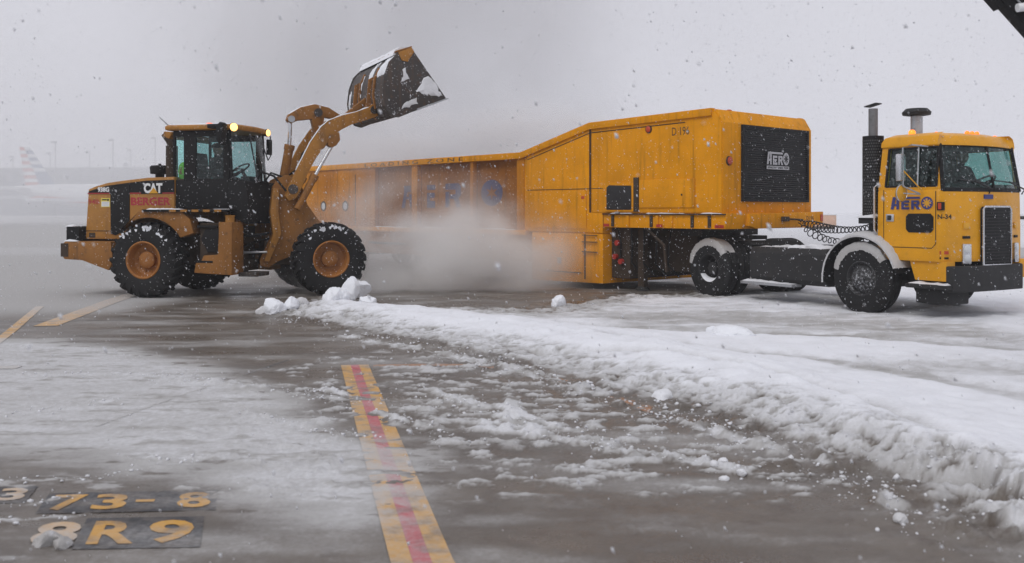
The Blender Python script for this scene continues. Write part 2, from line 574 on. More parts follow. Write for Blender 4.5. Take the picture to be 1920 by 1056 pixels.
def apron(x, y):
    """height of snow and slush, and how white the surface is"""
    warp = (fbm(x * 1.3, y * 1.3, 31, 4) - 0.5) * 0.9
    fine = fbm(x * 9, y * 9, 3, 4)
    lump = fbm(x * 4.2, y * 4.2, 8, 4, 0.6)
    grain = fbm(x * 26, y * 26, 14, 3)
    wind = fbm(x * 1.6, y * 6.0, 21, 4)
    H = np.zeros(x.shape)
    # --- the ploughed bank
    sd = poly_sd(x, y, BANK) + warp * 0.28 + (lump - 0.5) * 0.5
    bank = sstep(-0.02, 0.35, sd)
    slope = sstep(-0.05, 1.0, sd)
    dberm = line_d(x, y, BERM)
    berm = np.exp(-(dberm / 0.75) ** 2)
    H += bank * 0.022 + slope * (0.02 + 0.13 * berm * (0.65 + 0.7 * fbm(x * 0.9, y * 0.9, 40, 3)))
    H += bank * (0.07 * (lump - 0.45) * (0.3 + 0.8 * berm) * (0.35 + 0.65 * slope) + 0.018 * (fine - 0.5))
    edge = np.exp(-((sd - 0.05) / 0.30) ** 2)
    clod = np.clip(fbm(x * 7.5, y * 7.5, 52, 3) - 0.50, 0, 1) * 2.2
    H += edge * clod * 0.075
    e2 = np.exp(-(np.maximum(np.abs(sd - 0.35) - 0.25, 0) / 0.40) ** 2)
    hole = np.clip(fbm(x * 11, y * 13, 57, 4, 0.6) - 0.50, 0, 1) * 3
    H += e2 * (0.05 * (fbm(x * 16, y * 16, 58, 3) - 0.45) - 0.035 * hole) * bank
    H += bank * 0.05 * (fbm(x * 2.6, y * 2.6, 59, 3) - 0.5)
    white = -e2 * bank * (hole * 0.75 + 0.24) + bank * (0.92 + 0.25 * (lump - 0.5)) - edge * 0.30 * (1 - clod)
    # --- slushy churned patch between bank and truck
    churn = sstep(0, 0.6, poly_sd(x, y, G_([(1010, 575), (1150, 558), (1900, 600), (1920, 640), (1500, 640), (1150, 622)])) + warp * 0.7)
    white -= churn * bank * (0.16 + 0.45 * (wind - 0.5))
    H += churn * 0.03 * (wind - 0.5)
    slush_shade = sstep(-0.3, 0.5, poly_sd(x, y, [(3.2, 18.9), (6.4, 15.4), (8.6, 16.6), (5.6, 22.0)]) + warp * 0.6)
    white -= slush_shade * 0.22  # dark shade beneath the truck painted in along with its slush
    # --- ridges of slush, tracks
    for pl, w, h in RIDGES:
        d = line_d(x, y, pl) + (lump - 0.5) * w * 1.6
        k = np.exp(-(d / w) ** 2)
        brk = sstep(0.30, 0.62, fbm(x * 2.3, y * 2.3, 66, 3))
        H += h * 0.8 * k * brk * np.clip(2.6 * (fbm(x * 13, y * 13, 61, 3, 0.6) - 0.30), 0, 1.5)
        white = np.maximum(white, sstep(0.25, 0.95, k * (0.35 + 0.45 * brk) * (0.5 + 1.1 * fine)) * 0.70)
    for pl, w, h in TRACKS:
        k = np.exp(-(line_d(x, y, pl) / w) ** 2)
        H -= h * k * bank
        white -= 0.26 * k * bank * (0.5 + fine)
    # --- scattered slush in front of the bank
    sl = sstep(-0.1, 0.5, poly_sd(x, y, SLUSH) + warp * 0.5)
    c2 = np.clip(fbm(x * 5.5, y * 5.5, 71, 4, 0.6) - 0.49, 0, 1) * 3
    H += sl * c2 * 0.05
    white = np.maximum(white, sl * np.clip(0.18 + c2 * 1.2, 0, 0.72))
    # --- wind-blown film over the wet concrete, with fog painted in at far left
    fl = sstep(-0.50, 0.55, poly_sd(x, y, FILM) + warp * 0.55 + (wind - 0.5) * 0.35)
    film = fl * np.clip(0.90 + 0.26 * (wind - 0.5) - 0.30 * (grain - 0.5), 0, 1) * 0.66
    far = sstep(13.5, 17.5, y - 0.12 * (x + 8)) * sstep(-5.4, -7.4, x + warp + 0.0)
    film = np.maximum(film, far * 0.46)  # far-left paling puts spray fog and wet sheen into the colour
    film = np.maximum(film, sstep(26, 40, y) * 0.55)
    near = np.clip(0.10 + 0.6 * (fbm(x * 1.1, y * 3.2, 90, 5) - 0.48), 0, 0.5)
    film = np.maximum(film, near + 0.20 * np.clip(grain - 0.52, 0, 1))
    rip = sstep(0.0, 0.7, fl) * np.clip(fbm(x * 3.0, y * 9.0, 77, 4) - 0.52, 0, 1)
    H += rip * 0.016 + 0.004 * film * (grain - 0.3)
    film = film - 0.22 * sstep(0.10, 0.22, rip) * (1 - sstep(0.22, 0.35, rip))
    white = np.maximum(white, film)
    zone = sstep(12.5, 10.5, y) * sstep(5.2, 6.2, y) * (1 - bank) * sstep(-5.5, -3.8, x)
    rp = np.clip(fbm(x * 4.5, y * 8.0, 93, 5, 0.62) - 0.532, 0, 1) * zone * (1 - 0.75 * np.exp(-(line_d(x, y, LINE) / 0.26) ** 2)) * sstep(-3.2, -1.6, x + 0.10 * (y - 8))
    H += rp * 0.14
    white = np.maximum(white, np.clip(rp * 4.5, 0, 0.60))
    left = sstep(-1.6, -2.4, x) * sstep(6.6, 6.0, y)
    c3 = np.clip(fbm(x * 4.0, y * 10.0, 85, 4, 0.6) - 0.50, 0, 1)
    txt = sstep(0.25, 0.0, np.maximum(np.abs(x + 2.15) - 0.55, 0) + np.maximum(np.abs(y - 5.28) - 0.45, 0))
    c3 = c3 * (1 - 0.7 * txt)
    H += left * c3 * 0.035
    white = np.maximum(white, left * np.clip(c3 * 2.6, 0, 0.42))
    H += 0.0012 * (grain - 0.5)
    # thin the cover under wheels so that they stand on it
    return np.maximum(H, -0.002), np.clip(white, 0, 1)


def ground_material():
    m, nt, nd, lk, out = new_mat('wet_apron_and_snow')
    b = N(nt, 'BsdfPrincipled')
    at = N(nt, 'Attribute', attribute_name='white')
    geo = N(nt, 'NewGeometry')
    n1 = noise(nt, 0.8, 6, vec=geo.outputs['Position'])
    n2 = noise(nt, 38, 5, vec=geo.outputs['Position'], rough=0.7)
    n3 = noise(nt, 5, 5, vec=geo.outputs['Position'])
    con = mixc(nt, ramp(nt, n1, 0.3, 0.7), (0.092, 0.077, 0.063), (0.135, 0.112, 0.090))
    con = mixc(nt, ramp(nt, n3, 0.45, 0.75), con, (0.085, 0.066, 0.052))
    w = add(nt, at.outputs['Fac'], mul(nt, add(nt, n2, -0.5), 0.26))
    c = mixc(nt, ramp(nt, w, 0.04, 0.50), con, (0.40, 0.395, 0.39))
    c = mixc(nt, ramp(nt, w, 0.42, 0.98), c, (0.77, 0.785, 0.825))
    lk.new(c, b.inputs['Base Color'])
    rg = N(nt, 'MapRange')
    rg.inputs['From Max'].default_value = 0.45
    rg.inputs['To Min'].default_value = 0.27
    rg.inputs['To Max'].default_value = 0.9
    lk.new(w, rg.inputs['Value'])
    lk.new(rg.outputs['Result'], b.inputs['Roughness'])
    sp = N(nt, 'MapRange')
    sp.inputs['From Max'].default_value = 0.5
    sp.inputs['To Min'].default_value = 0.42
    sp.inputs['To Max'].default_value = 0.08
    lk.new(w, sp.inputs['Value'])
    lk.new(sp.outputs['Result'], b.inputs['Specular IOR Level'])
    bp = N(nt, 'Bump', Strength=0.35, Distance=0.012)
    lk.new(n2, bp.inputs['Height'])
    lk.new(bp.outputs['Normal'], b.inputs['Normal'])
    lk.new(b.outputs['BSDF'], out.inputs['Surface'])
    return m


M['ground'] = ground_material()


def grid_mesh(name, X, Y, Z, white, mat, kind):
    r, c = X.shape
    co = np.stack([X, Y, Z], -1).reshape(-1, 3).astype(np.float32)
    i = np.arange(r * c).reshape(r, c)
    q = np.stack([i[:-1, :-1], i[:-1, 1:], i[1:, 1:], i[1:, :-1]], -1).reshape(-1, 4)
    me = bpy.data.meshes.new(name)
    me.vertices.add(len(co))
    me.vertices.foreach_set('co', co.ravel())
    me.loops.add(q.size)
    me.loops.foreach_set('vertex_index', q.ravel().astype(np.int32))
    me.polygons.add(len(q))
    me.polygons.foreach_set('loop_start', np.arange(0, q.size, 4, dtype=np.int32))
    me.polygons.foreach_set('loop_total', np.full(len(q), 4, np.int32))
    me.update()
    me.polygons.foreach_set('use_smooth', np.ones(len(q), bool))
    a = me.attributes.new('white', 'FLOAT', 'POINT')
    a.data.foreach_set('value', white.reshape(-1).astype(np.float32))
    me.materials.append(mat)
    o = bpy.data.objects.new(name, me)
    C.objects.link(o)
    return tag(o, kind=kind)


# wide sheet to the horizon
gx = np.array([-2500, -900, -300, -120, -60, -30, 0, 30, 60, 120, 300, 900, 2500.])
gy = np.array([-400, -100, -30, 0, 30, 60, 100, 200, 400, 900, 2500.])
GX, GY = np.meshgrid(gx, gy)
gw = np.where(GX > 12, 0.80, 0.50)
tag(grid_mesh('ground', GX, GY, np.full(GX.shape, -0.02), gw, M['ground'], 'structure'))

# the apron in front: fan of fine cells
ks = np.exp(np.arange(math.log(3.0), math.log(46.0), 0.0042))
us = np.concatenate([np.linspace(-1.3, -0.62, 80)[:-1], np.linspace(-0.62, 0.62, 860), np.linspace(0.62, 1.3, 80)[1:]])
UU, YY = np.meshgrid(us, ks)
XX = UU * YY
HH, WW = apron(XX, YY)
rim = np.minimum(sstep(0, 1, (46 - YY) / 4), sstep(0, 1, (1.3 - np.abs(UU)) * YY / 1.5))
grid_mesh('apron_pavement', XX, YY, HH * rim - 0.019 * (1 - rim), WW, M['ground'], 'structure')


def apron_at(x, y):
    h, w = apron(np.array([float(x)]), np.array([float(y)]))
    return float(h[0]), float(w[0])


# ---------------------------------------------------------------- painted markings
def marking_material(name, col):
    m, nt, nd, lk, out = new_mat(name)
    b = N(nt, 'BsdfPrincipled', Roughness=0.5)
    at = N(nt, 'Attribute', attribute_name='white')
    geo = N(nt, 'NewGeometry')
    n2 = noise(nt, 30, 5, vec=geo.outputs['Position'], rough=0.7)
    n1 = noise(nt, 6, 5, vec=geo.outputs['Position'])
    c = mixc(nt, mul(nt, ramp(nt, n1, 0.40, 0.72), 0.75), col, (0.12, 0.10, 0.085))
    w = add(nt, at.outputs['Fac'], mul(nt, add(nt, n2, -0.5), 0.5))
    c = mixc(nt, ramp(nt, w, 0.02, 0.80), c, (0.47, 0.465, 0.46))
    lk.new(c, b.inputs['Base Color'])
    b.inputs['Specular IOR Level'].default_value = 0.3
    lk.new(b.outputs['BSDF'], out.inputs['Surface'])
    return m


M['mark_yellow'] = marking_material('mark_yellow', (0.56, 0.28, 0.02))
M['mark_red'] = marking_material('mark_red', (0.45, 0.04, 0.06))
M['mark_orange'] = marking_material('mark_orange', (0.30, 0.12, 0.03))
M['mark_black'] = marking_material('mark_black', (0.018, 0.019, 0.024))


def ribbon(name, pl, width, mat, parent, z=0.006, extra=0.0, step=0.05, multi=False, nz=3, across=None):
    """paint strip(s) along polylines, finely cut so the snow film can lie over it"""
    lines = pl if multi else [pl]
    V, F, W = [], [], []
    for li, line in enumerate(lines):
        pts = []
        for (ax, ay), (bx, by) in zip(line[:-1], line[1:]):
            n = max(1, int(math.hypot(bx - ax, by - ay) / step))
            for k in range(n):
                pts.append((ax + (bx - ax) * k / n, ay + (by - ay) * k / n))
        pts.append(line[-1])
        b0 = len(V)
        for i, p in enumerate(pts):
            a, c = pts[max(i - 1, 0)], pts[min(i + 1, len(pts) - 1)]
            tx, ty = c[0] - a[0], c[1] - a[1]
            l = math.hypot(tx, ty) or 1
            nx, ny = across or (-ty / l, tx / l)
            for j in range(nz + 1):
                o = (j / nz - 0.5) * width
                V.append((p[0] + nx * o, p[1] + ny * o, z + 0.0004 * li))
        for i in range(len(pts) - 1):
            for j in range(nz):
                q = b0 + i * (nz + 1) + j
                F.append((q, q + 1, q + nz + 2, q + nz + 1))
    va = np.array(V)
    h, w = apron(va[:, 0], va[:, 1])
    w = np.clip(w * 0.85 + extra + 0.06, 0, 1)
    me = bpy.data.meshes.new(name)
    me.from_pydata(V, [], F)
    at = me.attributes.new('white', 'FLOAT', 'POINT')
    at.data.foreach_set('value', w.astype(np.float32))
    me.materials.append(mat)
    o = bpy.data.objects.new(name, me)
    C.objects.link(o)
    o.parent = parent
    return o


def off(pl, d):
    out = []
    for i, p in enumerate(pl):
        a, c = pl[max(i - 1, 0)], pl[min(i + 1, len(pl) - 1)]
        tx, ty = c[0] - a[0], c[1] - a[1]
        l = math.hypot(tx, ty)
        out.append((p[0] - ty / l * d, p[1] + tx / l * d))
    return out


ln = [(0.02, 3.2), g(792, 1056), g(665, 685)]
t = tag(empty('stand_line'), 'yellow line with red centre stripe running across the wet apron', 'painted line')
ribbon('yellow_stripe', off(ln, 0.098), 0.105, M['mark_yellow'], t, extra=0.10)
ribbon('red_stripe', ln, 0.090, M['mark_red'], t, extra=0.10)
ribbon('yellow_stripe', off(ln, -0.098), 0.105, M['mark_yellow'], t, extra=0.10)
tag(ribbon('lead_line', G_([(700, 687), (800, 685), (900, 686), (990, 700), (1080, 722), (1180, 752), (1230, 775)]), 0.15, M['mark_orange'], None, extra=0.02),
    'worn orange line curving from the yellow line end under the snow bank edge', 'painted line')
tag(ribbon('guide_line', [g(-120, 745), g(-30, 660), g(20, 622), g(75, 575)], 0.14, M['mark_yellow'], None, extra=0.14),
    'narrow yellow line at the far left edge of the apron', 'painted line')
tag(ribbon('guide_line', [g(85, 612), g(215, 563), g(262, 548)], 0.34, M['mark_yellow'], None, extra=0.14),
    'wide yellow line left of the loader rear tyre', 'painted line')
tag(ribbon('guide_line', [g(-60, 690), g(35, 690)], 0.18, M['mark_yellow'], None, extra=0.14),
    'short yellow bar cut by the left picture edge', 'painted line')

def stencil(name, text, org, ang, h, boxpad, label, first_faded=0.0, slant=-0.0):
    u = (math.cos(ang), math.sin(ang))
    v = (-math.sin(ang) + slant * u[0], math.cos(ang) + slant * u[1])
    P = lambda a, b: (org[0] + u[0] * a + v[0] * b, org[1] + u[1] * a + v[1] * b)
    t = tag(empty(name, (0, 0, 0)), label, 'painted marking')
    pitch = 0.80 * h
    n = len(text)
    s0 = boxpad[0]
    x0, x1 = s0 * pitch - 0.10 * h, n * pitch + 0.02 * h
    ribbon('ground_plate', [P(x0, h * 0.5), P(x1, h * 0.5)], h * 1.34, M['mark_black'], t, z=0.0045, nz=8, step=0.04, across=v)
    for i, ch in enumerate(text):
        tv, tf = text_geo(ch, 0.03)
        hh, ww, dy = (h, 0.64 * h, 0.0) if ch != '-' else (0.16 * h, 0.36 * h, 0.42 * h)
        V = [(*P(i * pitch + 0.06 * h + p[0] * ww, dy + p[1] * hh), 0.0075) for p in tv]
        va = np.array(V)
        _, wv = apron(va[:, 0], va[:, 1])
        me = bpy.data.meshes.new('figure')
        me.from_pydata(V, [], tf)
        at = me.attributes.new('white', 'FLOAT', 'POINT')
        at.data.foreach_set('value', np.clip(wv * 0.7 + 0.10 + (0.28 if i < first_faded else 0.0), 0, 1).astype(np.float32))
        me.materials.append(M['mark_yellow'])
        o = bpy.data.objects.new('figure', me)
        C.objects.link(o)
        o.parent = t
    return t


stencil('stencil_marking', '73-8', (-2.66, 5.44), R(4), 0.30, (0, 0), 'black painted block with yellow figures 73-8 on the apron', 0, -0.20)
stencil('stencil_marking', '8R9', (-2.49, 4.87), R(3), 0.37, (1, 0), 'black painted block with yellow figures 8R9 nearest the camera', 1, -0.22)
stencil('stencil_marking', '3', (-3.06, 5.62), R(4), 0.26, (0, 0), 'small yellow figure on black at the left picture edge', 1, -0.2)
for jl in ([g(-150, 604), g(240, 601), g(560, 593)], [g(180, 800), g(330, 745), g(540, 676)]):
    tag(ribbon('pavement_joint', jl, 0.035, M['mark_black'], None, z=0.0035, extra=0.12), kind='structure')
# ================================================================ wheel loader
def arc(cx, cz, r, a0, a1, n):
    return [(cx + r * math.cos(R(a0 + (a1 - a0) * i / n)), cz + r * math.sin(R(a0 + (a1 - a0) * i / n))) for i in range(n + 1)]


def snow_strip(name, pts, width, thick, mat, parent, seed=1, loc=None, rz=None):
    """ragged snow lying along a line of points (x, y, z); width across y"""
    rr = random.Random(seed)
    dense = []
    for a, b in zip(pts[:-1], pts[1:]):
        a, b = Vector(a), Vector(b)
        n = max(1, int((b - a).length / 0.05))
        dense += [a.lerp(b, i / n) for i in range(n)]
    dense.append(Vector(pts[-1]))
    rings = []
    w0, t0 = 1, 1
    for i, p in enumerate(dense):
        w0 = min(1.15, max(0.55, w0 + rr.uniform(-0.25, 0.25)))
        t0 = min(1.5, max(0.35, t0 + rr.uniform(-0.4, 0.4)))
        e = 0.25 if i in (0, len(dense) - 1) else 1
        w, t = width * w0 * 0.5, thick * t0 * e
        o = rr.uniform(-0.1, 0.1) * width
        rings.append([p + Vector((0, -w + o, 0)), p + Vector((0, -w * 0.75 + o, t * 0.7)), p + Vector((0, o, t)), p + Vector((0, w * 0.75 + o, t * 0.7)), p + Vector((0, w + o, 0)), p + Vector((0, o, -0.01))])
    m = MB()
    m.loft(rings, True, True)
    return m.build(name, mat, parent, smooth=True, loc=loc, rz=rz)


def snow_sheet(name, x0, x1, y0, y1, z, thick, mat, parent, seed=3, nx=24, ny=18, sag=0.0):
    """rounded snow lying on a flat top"""
    xs, ys = np.linspace(x0, x1, nx), np.linspace(y0, y1, ny)
    X, Y = np.meshgrid(xs, ys, indexing='ij')
    e = np.minimum(np.minimum(X - x0, x1 - X), np.minimum(Y - y0, y1 - Y))
    Z = z + thick * (0.45 + 0.9 * fbm(X * 5 + seed, Y * 5, seed, 3)) * sstep(-0.01, 0.10, e) - 0.006
    m = MB()
    v = [(X[i, j] + random.uniform(-.012, .012), Y[i, j] + random.uniform(-.012, .012), Z[i, j]) for i in range(nx) for j in range(ny)]
    f = [(i * ny + j, (i + 1) * ny + j, (i + 1) * ny + j + 1, i * ny + j + 1) for i in range(nx - 1) for j in range(ny - 1)]
    m.add(v, f)
    return m.build(name, mat, parent, smooth=True)


def loader_wheel(parent, x, y, side, rz=0.0, loc=(0, 0, 0), seed=0, near=True):
    """side = -1: outer face towards -y"""
    a = R(rz)
    c, s = math.cos(a), math.sin(a)
    w = empty('wheel', (loc[0] + c * x - s * y, loc[1] + s * x + c * y, 0.745), a, parent)
    rad, hw = 0.735, 0.26
    m = MB()
    prof = [(0.335, -hw * .80), (0.40, -hw * .95), (0.52, -hw * 1.02), (0.62, -hw * .98), (0.68, -hw * .86), (0.695, -hw * .6), (0.70, 0), (0.695, hw * .6), (0.68, hw * .86), (0.62, hw * .98), (0.52, hw * 1.02), (0.40, hw * .95), (0.335, hw * .80)]
    m.lathe(prof, n=48)
    n = 22
    for i in range(n):
        for sd in (-1, 1):
            a0 = 2 * math.pi * (i + (0.5 if sd > 0 else 0)) / n
            pts = []
            for (ya, da, r0, r1) in ((0.0, 0.12, 0.69, 0.745), (0.6, 0.05, 0.685, 0.745), (0.97, -0.02, 0.645, 0.725), (1.05, -0.035, 0.57, 0.655)):
                for (dw, rr_) in ((-0.052, r0), (0.052, r0), (0.045, r1), (-0.045, r1)):
                    aa = a0 + da + dw
                    pts.append((rr_ * math.cos(aa), sd * hw * ya, rr_ * math.sin(aa)))
            m.loft([pts[k:k + 4] for k in (0, 4, 8, 12)], True, True)
    ty = m.build('tyre', M['rubber'], w, smooth=True)
    m = MB()
    o = side
    m.lathe([(0.345, o * hw * .82), (0.375, o * hw * .95), (0.355, o * hw * .99), (0.33, o * hw * .90), (0.325, o * hw * .60), (0.30, o * hw * .25), (0.20, o * hw * .10), (0.17, o * hw * .12), (0.165, o * hw * .45), (0.13, o * hw * .55), (0.06, o * hw * .58), (0.0, o * hw * .58)], n=40)
    for i in range(10):
        aa = 2 * math.pi * i / 10
        m.lathe([(0.022, o * hw * .10), (0.022, o * hw * .24), (0.0, o * hw * .26)], c=(0.235 * math.cos(aa), 0, 0.235 * math.sin(aa)), n=6)
    m.build('rim', M['rust_rim'], w, smooth=True)
    if near:
        rr = random.Random(seed)
        m = MB()
        for k in range(26):   # snow packed between the lugs
            aa = R(rr.choice([rr.uniform(35, 140), rr.uniform(60, 125)]))
            rd = rr.uniform(0.60, 0.69)
            cx, cz = rd * math.cos(aa), rd * math.sin(aa)
            q = []
            for j in range(7):
                b = 2 * math.pi * j / 7
                q.append((cx + rr.uniform(.012, .045) * math.cos(b), cz + rr.uniform(.012, .04) * math.sin(b)))
            yy = o * hw * (1.0 if rd < 0.66 else 0.92)
            m.prism(q, yy - 0.012 * 1, yy + o * 0.014, 'y')
        tag(m.build('packed_snow', M['snow'], w, smooth=True), kind='stuff')
    return w


L = tag(empty('wheel_loader', (-5.53, 19.81, 0), R(-10.8)),
        'yellow articulated wheel loader with black cab and raised bucket', 'wheel loader')
FR = R(35.8)         # the front frame is steered away from the camera
HW = 0.80
lx, rx, ux = (1, 0, 0), (-1, 0, 0), (0, 0, 1)

# --- engine hood
top = [(-3.02, 2.16), (-2.85, 2.22), (-2.6, 2.285), (-2.2, 2.335), (-1.7, 2.385), (-1.1, 2.40)]
arch = arc(-1.51, 0.75, 0.86, 20, 150, 8)
hood_poly = [(-3.09, 1.14)] + top + [(-1.1, 1.62), (-1.25, 1.60)] + [(x, z) for x, z in arch if z > 1.3 and x < -1.2] + [(-2.30, 1.14)]
hood = MB().prism(hood_poly, -HW, HW).build('engine_hood', M['hood_yellow'], L, bevel=0.03)
for sgn in (-1, 1):
    y0 = sgn * HW
    e = lambda k: (y0 + sgn * 0.002, y0 + sgn * (0.002 + k))
    band = [(-3.03, 2.06)] + [(x, z - 0.055) for x, z in top[1:]] + [(-1.1, 2.05), (-2.08, 2.05), (-2.08, 2.05), (-2.53, 2.05)]
    MB().prism([(-3.025, 2.055), (-3.0, 2.115)] + [(x, z - 0.06) for x, z in top[1:]] + [(-1.1, 2.055)], *e(0.006)).build('trim_band', M['black'], L)
    MB().prism([(-2.515, 2.18), (-2.085, 2.24), (-2.085, 1.37), (-2.40, 1.22), (-2.505, 1.25)], *e(0.014)).build('side_vent', M['black'], L, bevel=0.004)
    for xa, xb in ((-3.03, -2.53), (-2.08, -1.83), (-1.36, -1.1)):
        MB().box(xa, xb, *sorted(e(0.010)), 2.062, 2.082).build('pinstripe', M['red_stripe'], L)
yo = -HW - 0.011
lettering('brand_lettering', 'CAT', (-1.77, yo, 2.07), lx, ux, 0.41, 0.205, M['white_paint'], L, bold=0.05)
polys('brand_triangle', [[(0, 0), (0.21, 0), (0.105, 0.115)]], (-1.655, yo - 0.004, 2.066), lx, ux, M['logo_yellow'], L)
lettering('model_number', '938G', (-2.80, yo, 2.098), lx, ux, 0.26, 0.10, M['white_paint'], L, bold=0.045)
lettering('name_lettering', 'BERGER', (-2.06, -HW - 0.003, 1.825), lx, ux, 0.88, 0.165, M['red_letter'], L, bold=0.035)
lettering('fleet_number', '948', (-3.02, -HW - 0.003, 1.85), lx, ux, 0.24, 0.10, M['red_letter'], L, bold=0.01)
stk = MB().box(-2.73, -2.525, -HW - 0.006, -HW - 0.002, 1.79, 1.975).build('notice_sticker', M['sticker_yellow'], L)
MB().box(-2.715, -2.54, -HW - 0.0085, -HW - 0.006, 1.805, 1.905).build('notice_panel', M['white_paint'], stk)
MB().box(-2.59, -2.55, -HW - 0.0085, -HW - 0.006, 1.92, 1.96).build('notice_symbol', M['black_letter'], stk)
MB().box(-2.71, -2.60, -HW - 0.0085, -HW - 0.006, 1.93, 1.955).build('notice_word', M['black_letter'], stk)
for k in range(3):
    MB().box(-2.70, -2.555 - 0.02 * (k % 2), -HW - 0.0095, -HW - 0.0085, 1.885 - k * 0.028, 1.892 - k * 0.028).build('notice_line', M['grey_letter'], stk)
MB().box(-3.10, -2.15, -HW - 0.004, -HW + 0.02, 1.30, 1.315).build('hood_seam', M['black'], L)
MB().box(-3.0, -2.86, -HW - 0.006, -HW + 0.01, 1.17, 1.27).build('reflector_plate', M['grime'], L)
# --- counterweight and rear radiator guard
MB().prism([(-3.40, 0.74), (-3.43, 0.80), (-3.43, 1.04), (-3.38, 1.10), (-2.35, 1.10), (-2.30, 0.70), (-2.40, 0.52), (-3.0, 0.72)], -1.05, 1.05).build('counterweight', M['loader_dirty'], L, bevel=0.025)
MB().box(-3.40, -3.11, -0.98, 0.98, 1.105, 1.40).build('radiator_guard', M['black'], L, bevel=0.03)
MB().box(-3.46, -3.30, -1.062, 1.062, 0.79, 1.06).build('rear_plate', M['grime'], L)
snow_strip('snow_cover', [(-3.38, -0.95, 1.40), (-3.2, -0.95, 1.40)], 0.2, 0.03, M['snow_thin'], L, 5)
snow_strip('snow_cover', [(-3.40, -0.98, 1.10), (-3.1, -1.0, 1.10)], 0.12, 0.04, M['snow'], L, 6)
# --- chassis
MB().box(-2.9, 0.05, -0.42, 0.42, 0.62, 1.40).box(-1.62, -1.40, -0.8, 0.8, 0.62, 0.88).build('rear_frame', M['grime'], L, bevel=0.02)
MB().box(-0.15, 0.22, -0.22, 0.22, 0.50, 0.72).box(-0.1, 0.3, -0.2, 0.2, 1.05, 1.25).lathe([(0.0, 0.45), (0.09, 0.45), (0.09, 1.32), (0, 1.32)], axis='z', n=14).build('hitch', M['grime'], L, bevel=0.01)
for yy in (-0.36, 0.36):
    MB().tube([(-0.35, yy, 0.86), (0.15, yy * 0.95, 0.87)], 0.055, 10).tube([(0.15, yy * .95, 0.87), (0.62, yy * .8 + 0.05, 0.88)], 0.026, 8).build('steering_cylinder', M['steel'], L, smooth=True)
for k, (za, zb) in enumerate(((1.32, 1.20), (1.42, 1.22), (1.0, 1.1))):
    MB().tube([(-0.3, -0.5 + 0.1 * k, za), (0.05, -0.55 + 0.1 * k, za - 0.06), (0.35, -0.35 + .1 * k, zb), (0.6, -0.2 + .1 * k, zb + 0.05)], 0.022, 8).build('hydraulic_hose', M['black'], L, smooth=True)
# --- fender, platform, tank with steps
fo = [(-2.02, 1.36), (-1.95, 1.47), (-1.72, 1.70), (-0.78, 1.70), (-0.60, 1.55), (-0.52, 1.28)]
fi = [(x, z) for x, z in arc(-1.51, 0.75, 0.83, 32, 134, 10)]
MB().prism(fo + fi, -1.10, -HW + 0.01).build('fender', M['loader_dirty'], L, bevel=0.012)
MB().prism(fo + fi, HW - 0.01, 1.10).build('fender', M['loader_yellow'], L, bevel=0.012)
MB().box(-1.60, 0.22, -1.16, -0.72, 1.70, 1.745).build('platform', M['black'], L, bevel=0.006)
MB().box(-1.60, 0.22, 0.72, 1.16, 1.70, 1.745).build('platform', M['black'], L, bevel=0.006)
for k in range(5):
    MB().box(-1.0 + 0.24 * k, -0.86 + 0.24 * k, -1.175, -1.158, 1.695, 1.74).build('platform_edge', M['loader_yellow'], L)
snow_strip('snow_cover', [(-1.5, -1.08, 1.742), (-0.75, -1.08, 1.742)], 0.16, 0.03, M['snow'], L, 8)
tank_p = [(-0.50, 0.50), (0.30, 0.46), (0.30, 1.50), (-0.46, 1.50)]
MB().prism([(-0.50, 0.50), (0.30, 0.46), (0.30, 1.50), (0.02, 1.50), (0.02, 1.20), (0.0, 0.86), (-0.30, 0.84), (-0.36, 0.70), (-0.46, 0.70)], -1.12, -0.62).build('step_box', M['loader_dirty'], L, bevel=0.02)
MB().prism(tank_p, 0.62, 1.12).build('step_box', M['loader_yellow'], L, bevel=0.02)
MB().prism([(-0.44, 0.72), (0.0, 0.86), (0.02, 1.48), (-0.44, 1.48)], -1.00, -0.62).build('fuel_tank', M['grime'], L, bevel=0.03)
MB().prism([(-0.40, 1.16), (-0.3, 1.36), (-0.02, 1.37), (0.01, 1.0), (-0.05, 0.90), (-0.26, 0.90), (-0.33, 1.04)], -1.04, -1.0).build('battery_cover', M['black'], L, bevel=0.01)
MB().box(-0.46, -0.04, -1.08, -1.0, 1.38, 1.43).build('step', M['black'], L, bevel=0.008)
MB().box(-0.48, -0.10, -1.13, -0.9, 0.70, 0.74).build('step', M['black'], L, bevel=0.008)
MB().tube([(0.20, -1.0, 1.47), (0.20, -1.0, 1.60)], 0.09, 14).tube([(0.20, -1.0, 1.60), (0.20, -1.0, 1.63)], 0.10, 14).build('filler_cap', M['loader_yellow'], L, smooth=True)
MB().box(0.30, 0.70, -0.85, -0.3, 0.42, 0.50).build('belly_plate', M['worn_steel'], L, bevel=0.01)
# --- cab
CW = 0.75
MB().prism([(-1.16, 1.76), (0.05, 1.76), (0.10, 1.60), (0.42, 1.45), (0.46, 1.85), (0.40, 2.30), (-1.16, 2.34)], -CW, CW).build('cab_base', M['black'], L, bevel=0.02)
MB().box(-0.68, 0.03, -CW - 0.012, -CW - 0.001, 1.80, 2.36).build('door_panel', M['black'], L, bevel=0.006)


def post(x0, x1, y, zb, zt, dxt=0.0, dyt=0.0, w=0.07):
    m = MB()
    s = 1 if y > 0 else -1
    ya, yb = y, y - s * w
    m.add([(x0, ya, zb), (x1, ya, zb), (x1, yb, zb), (x0, yb, zb), (x0 + dxt, ya + dyt, zt), (x1 + dxt, ya + dyt, zt), (x1 + dxt, yb + dyt, zt), (x0 + dxt, yb + dyt, zt)],
          [(0, 3, 2, 1), (4, 5, 6, 7), (0, 1, 5, 4), (1, 2, 6, 5), (2, 3, 7, 6), (3, 0, 4, 7)])
    return m


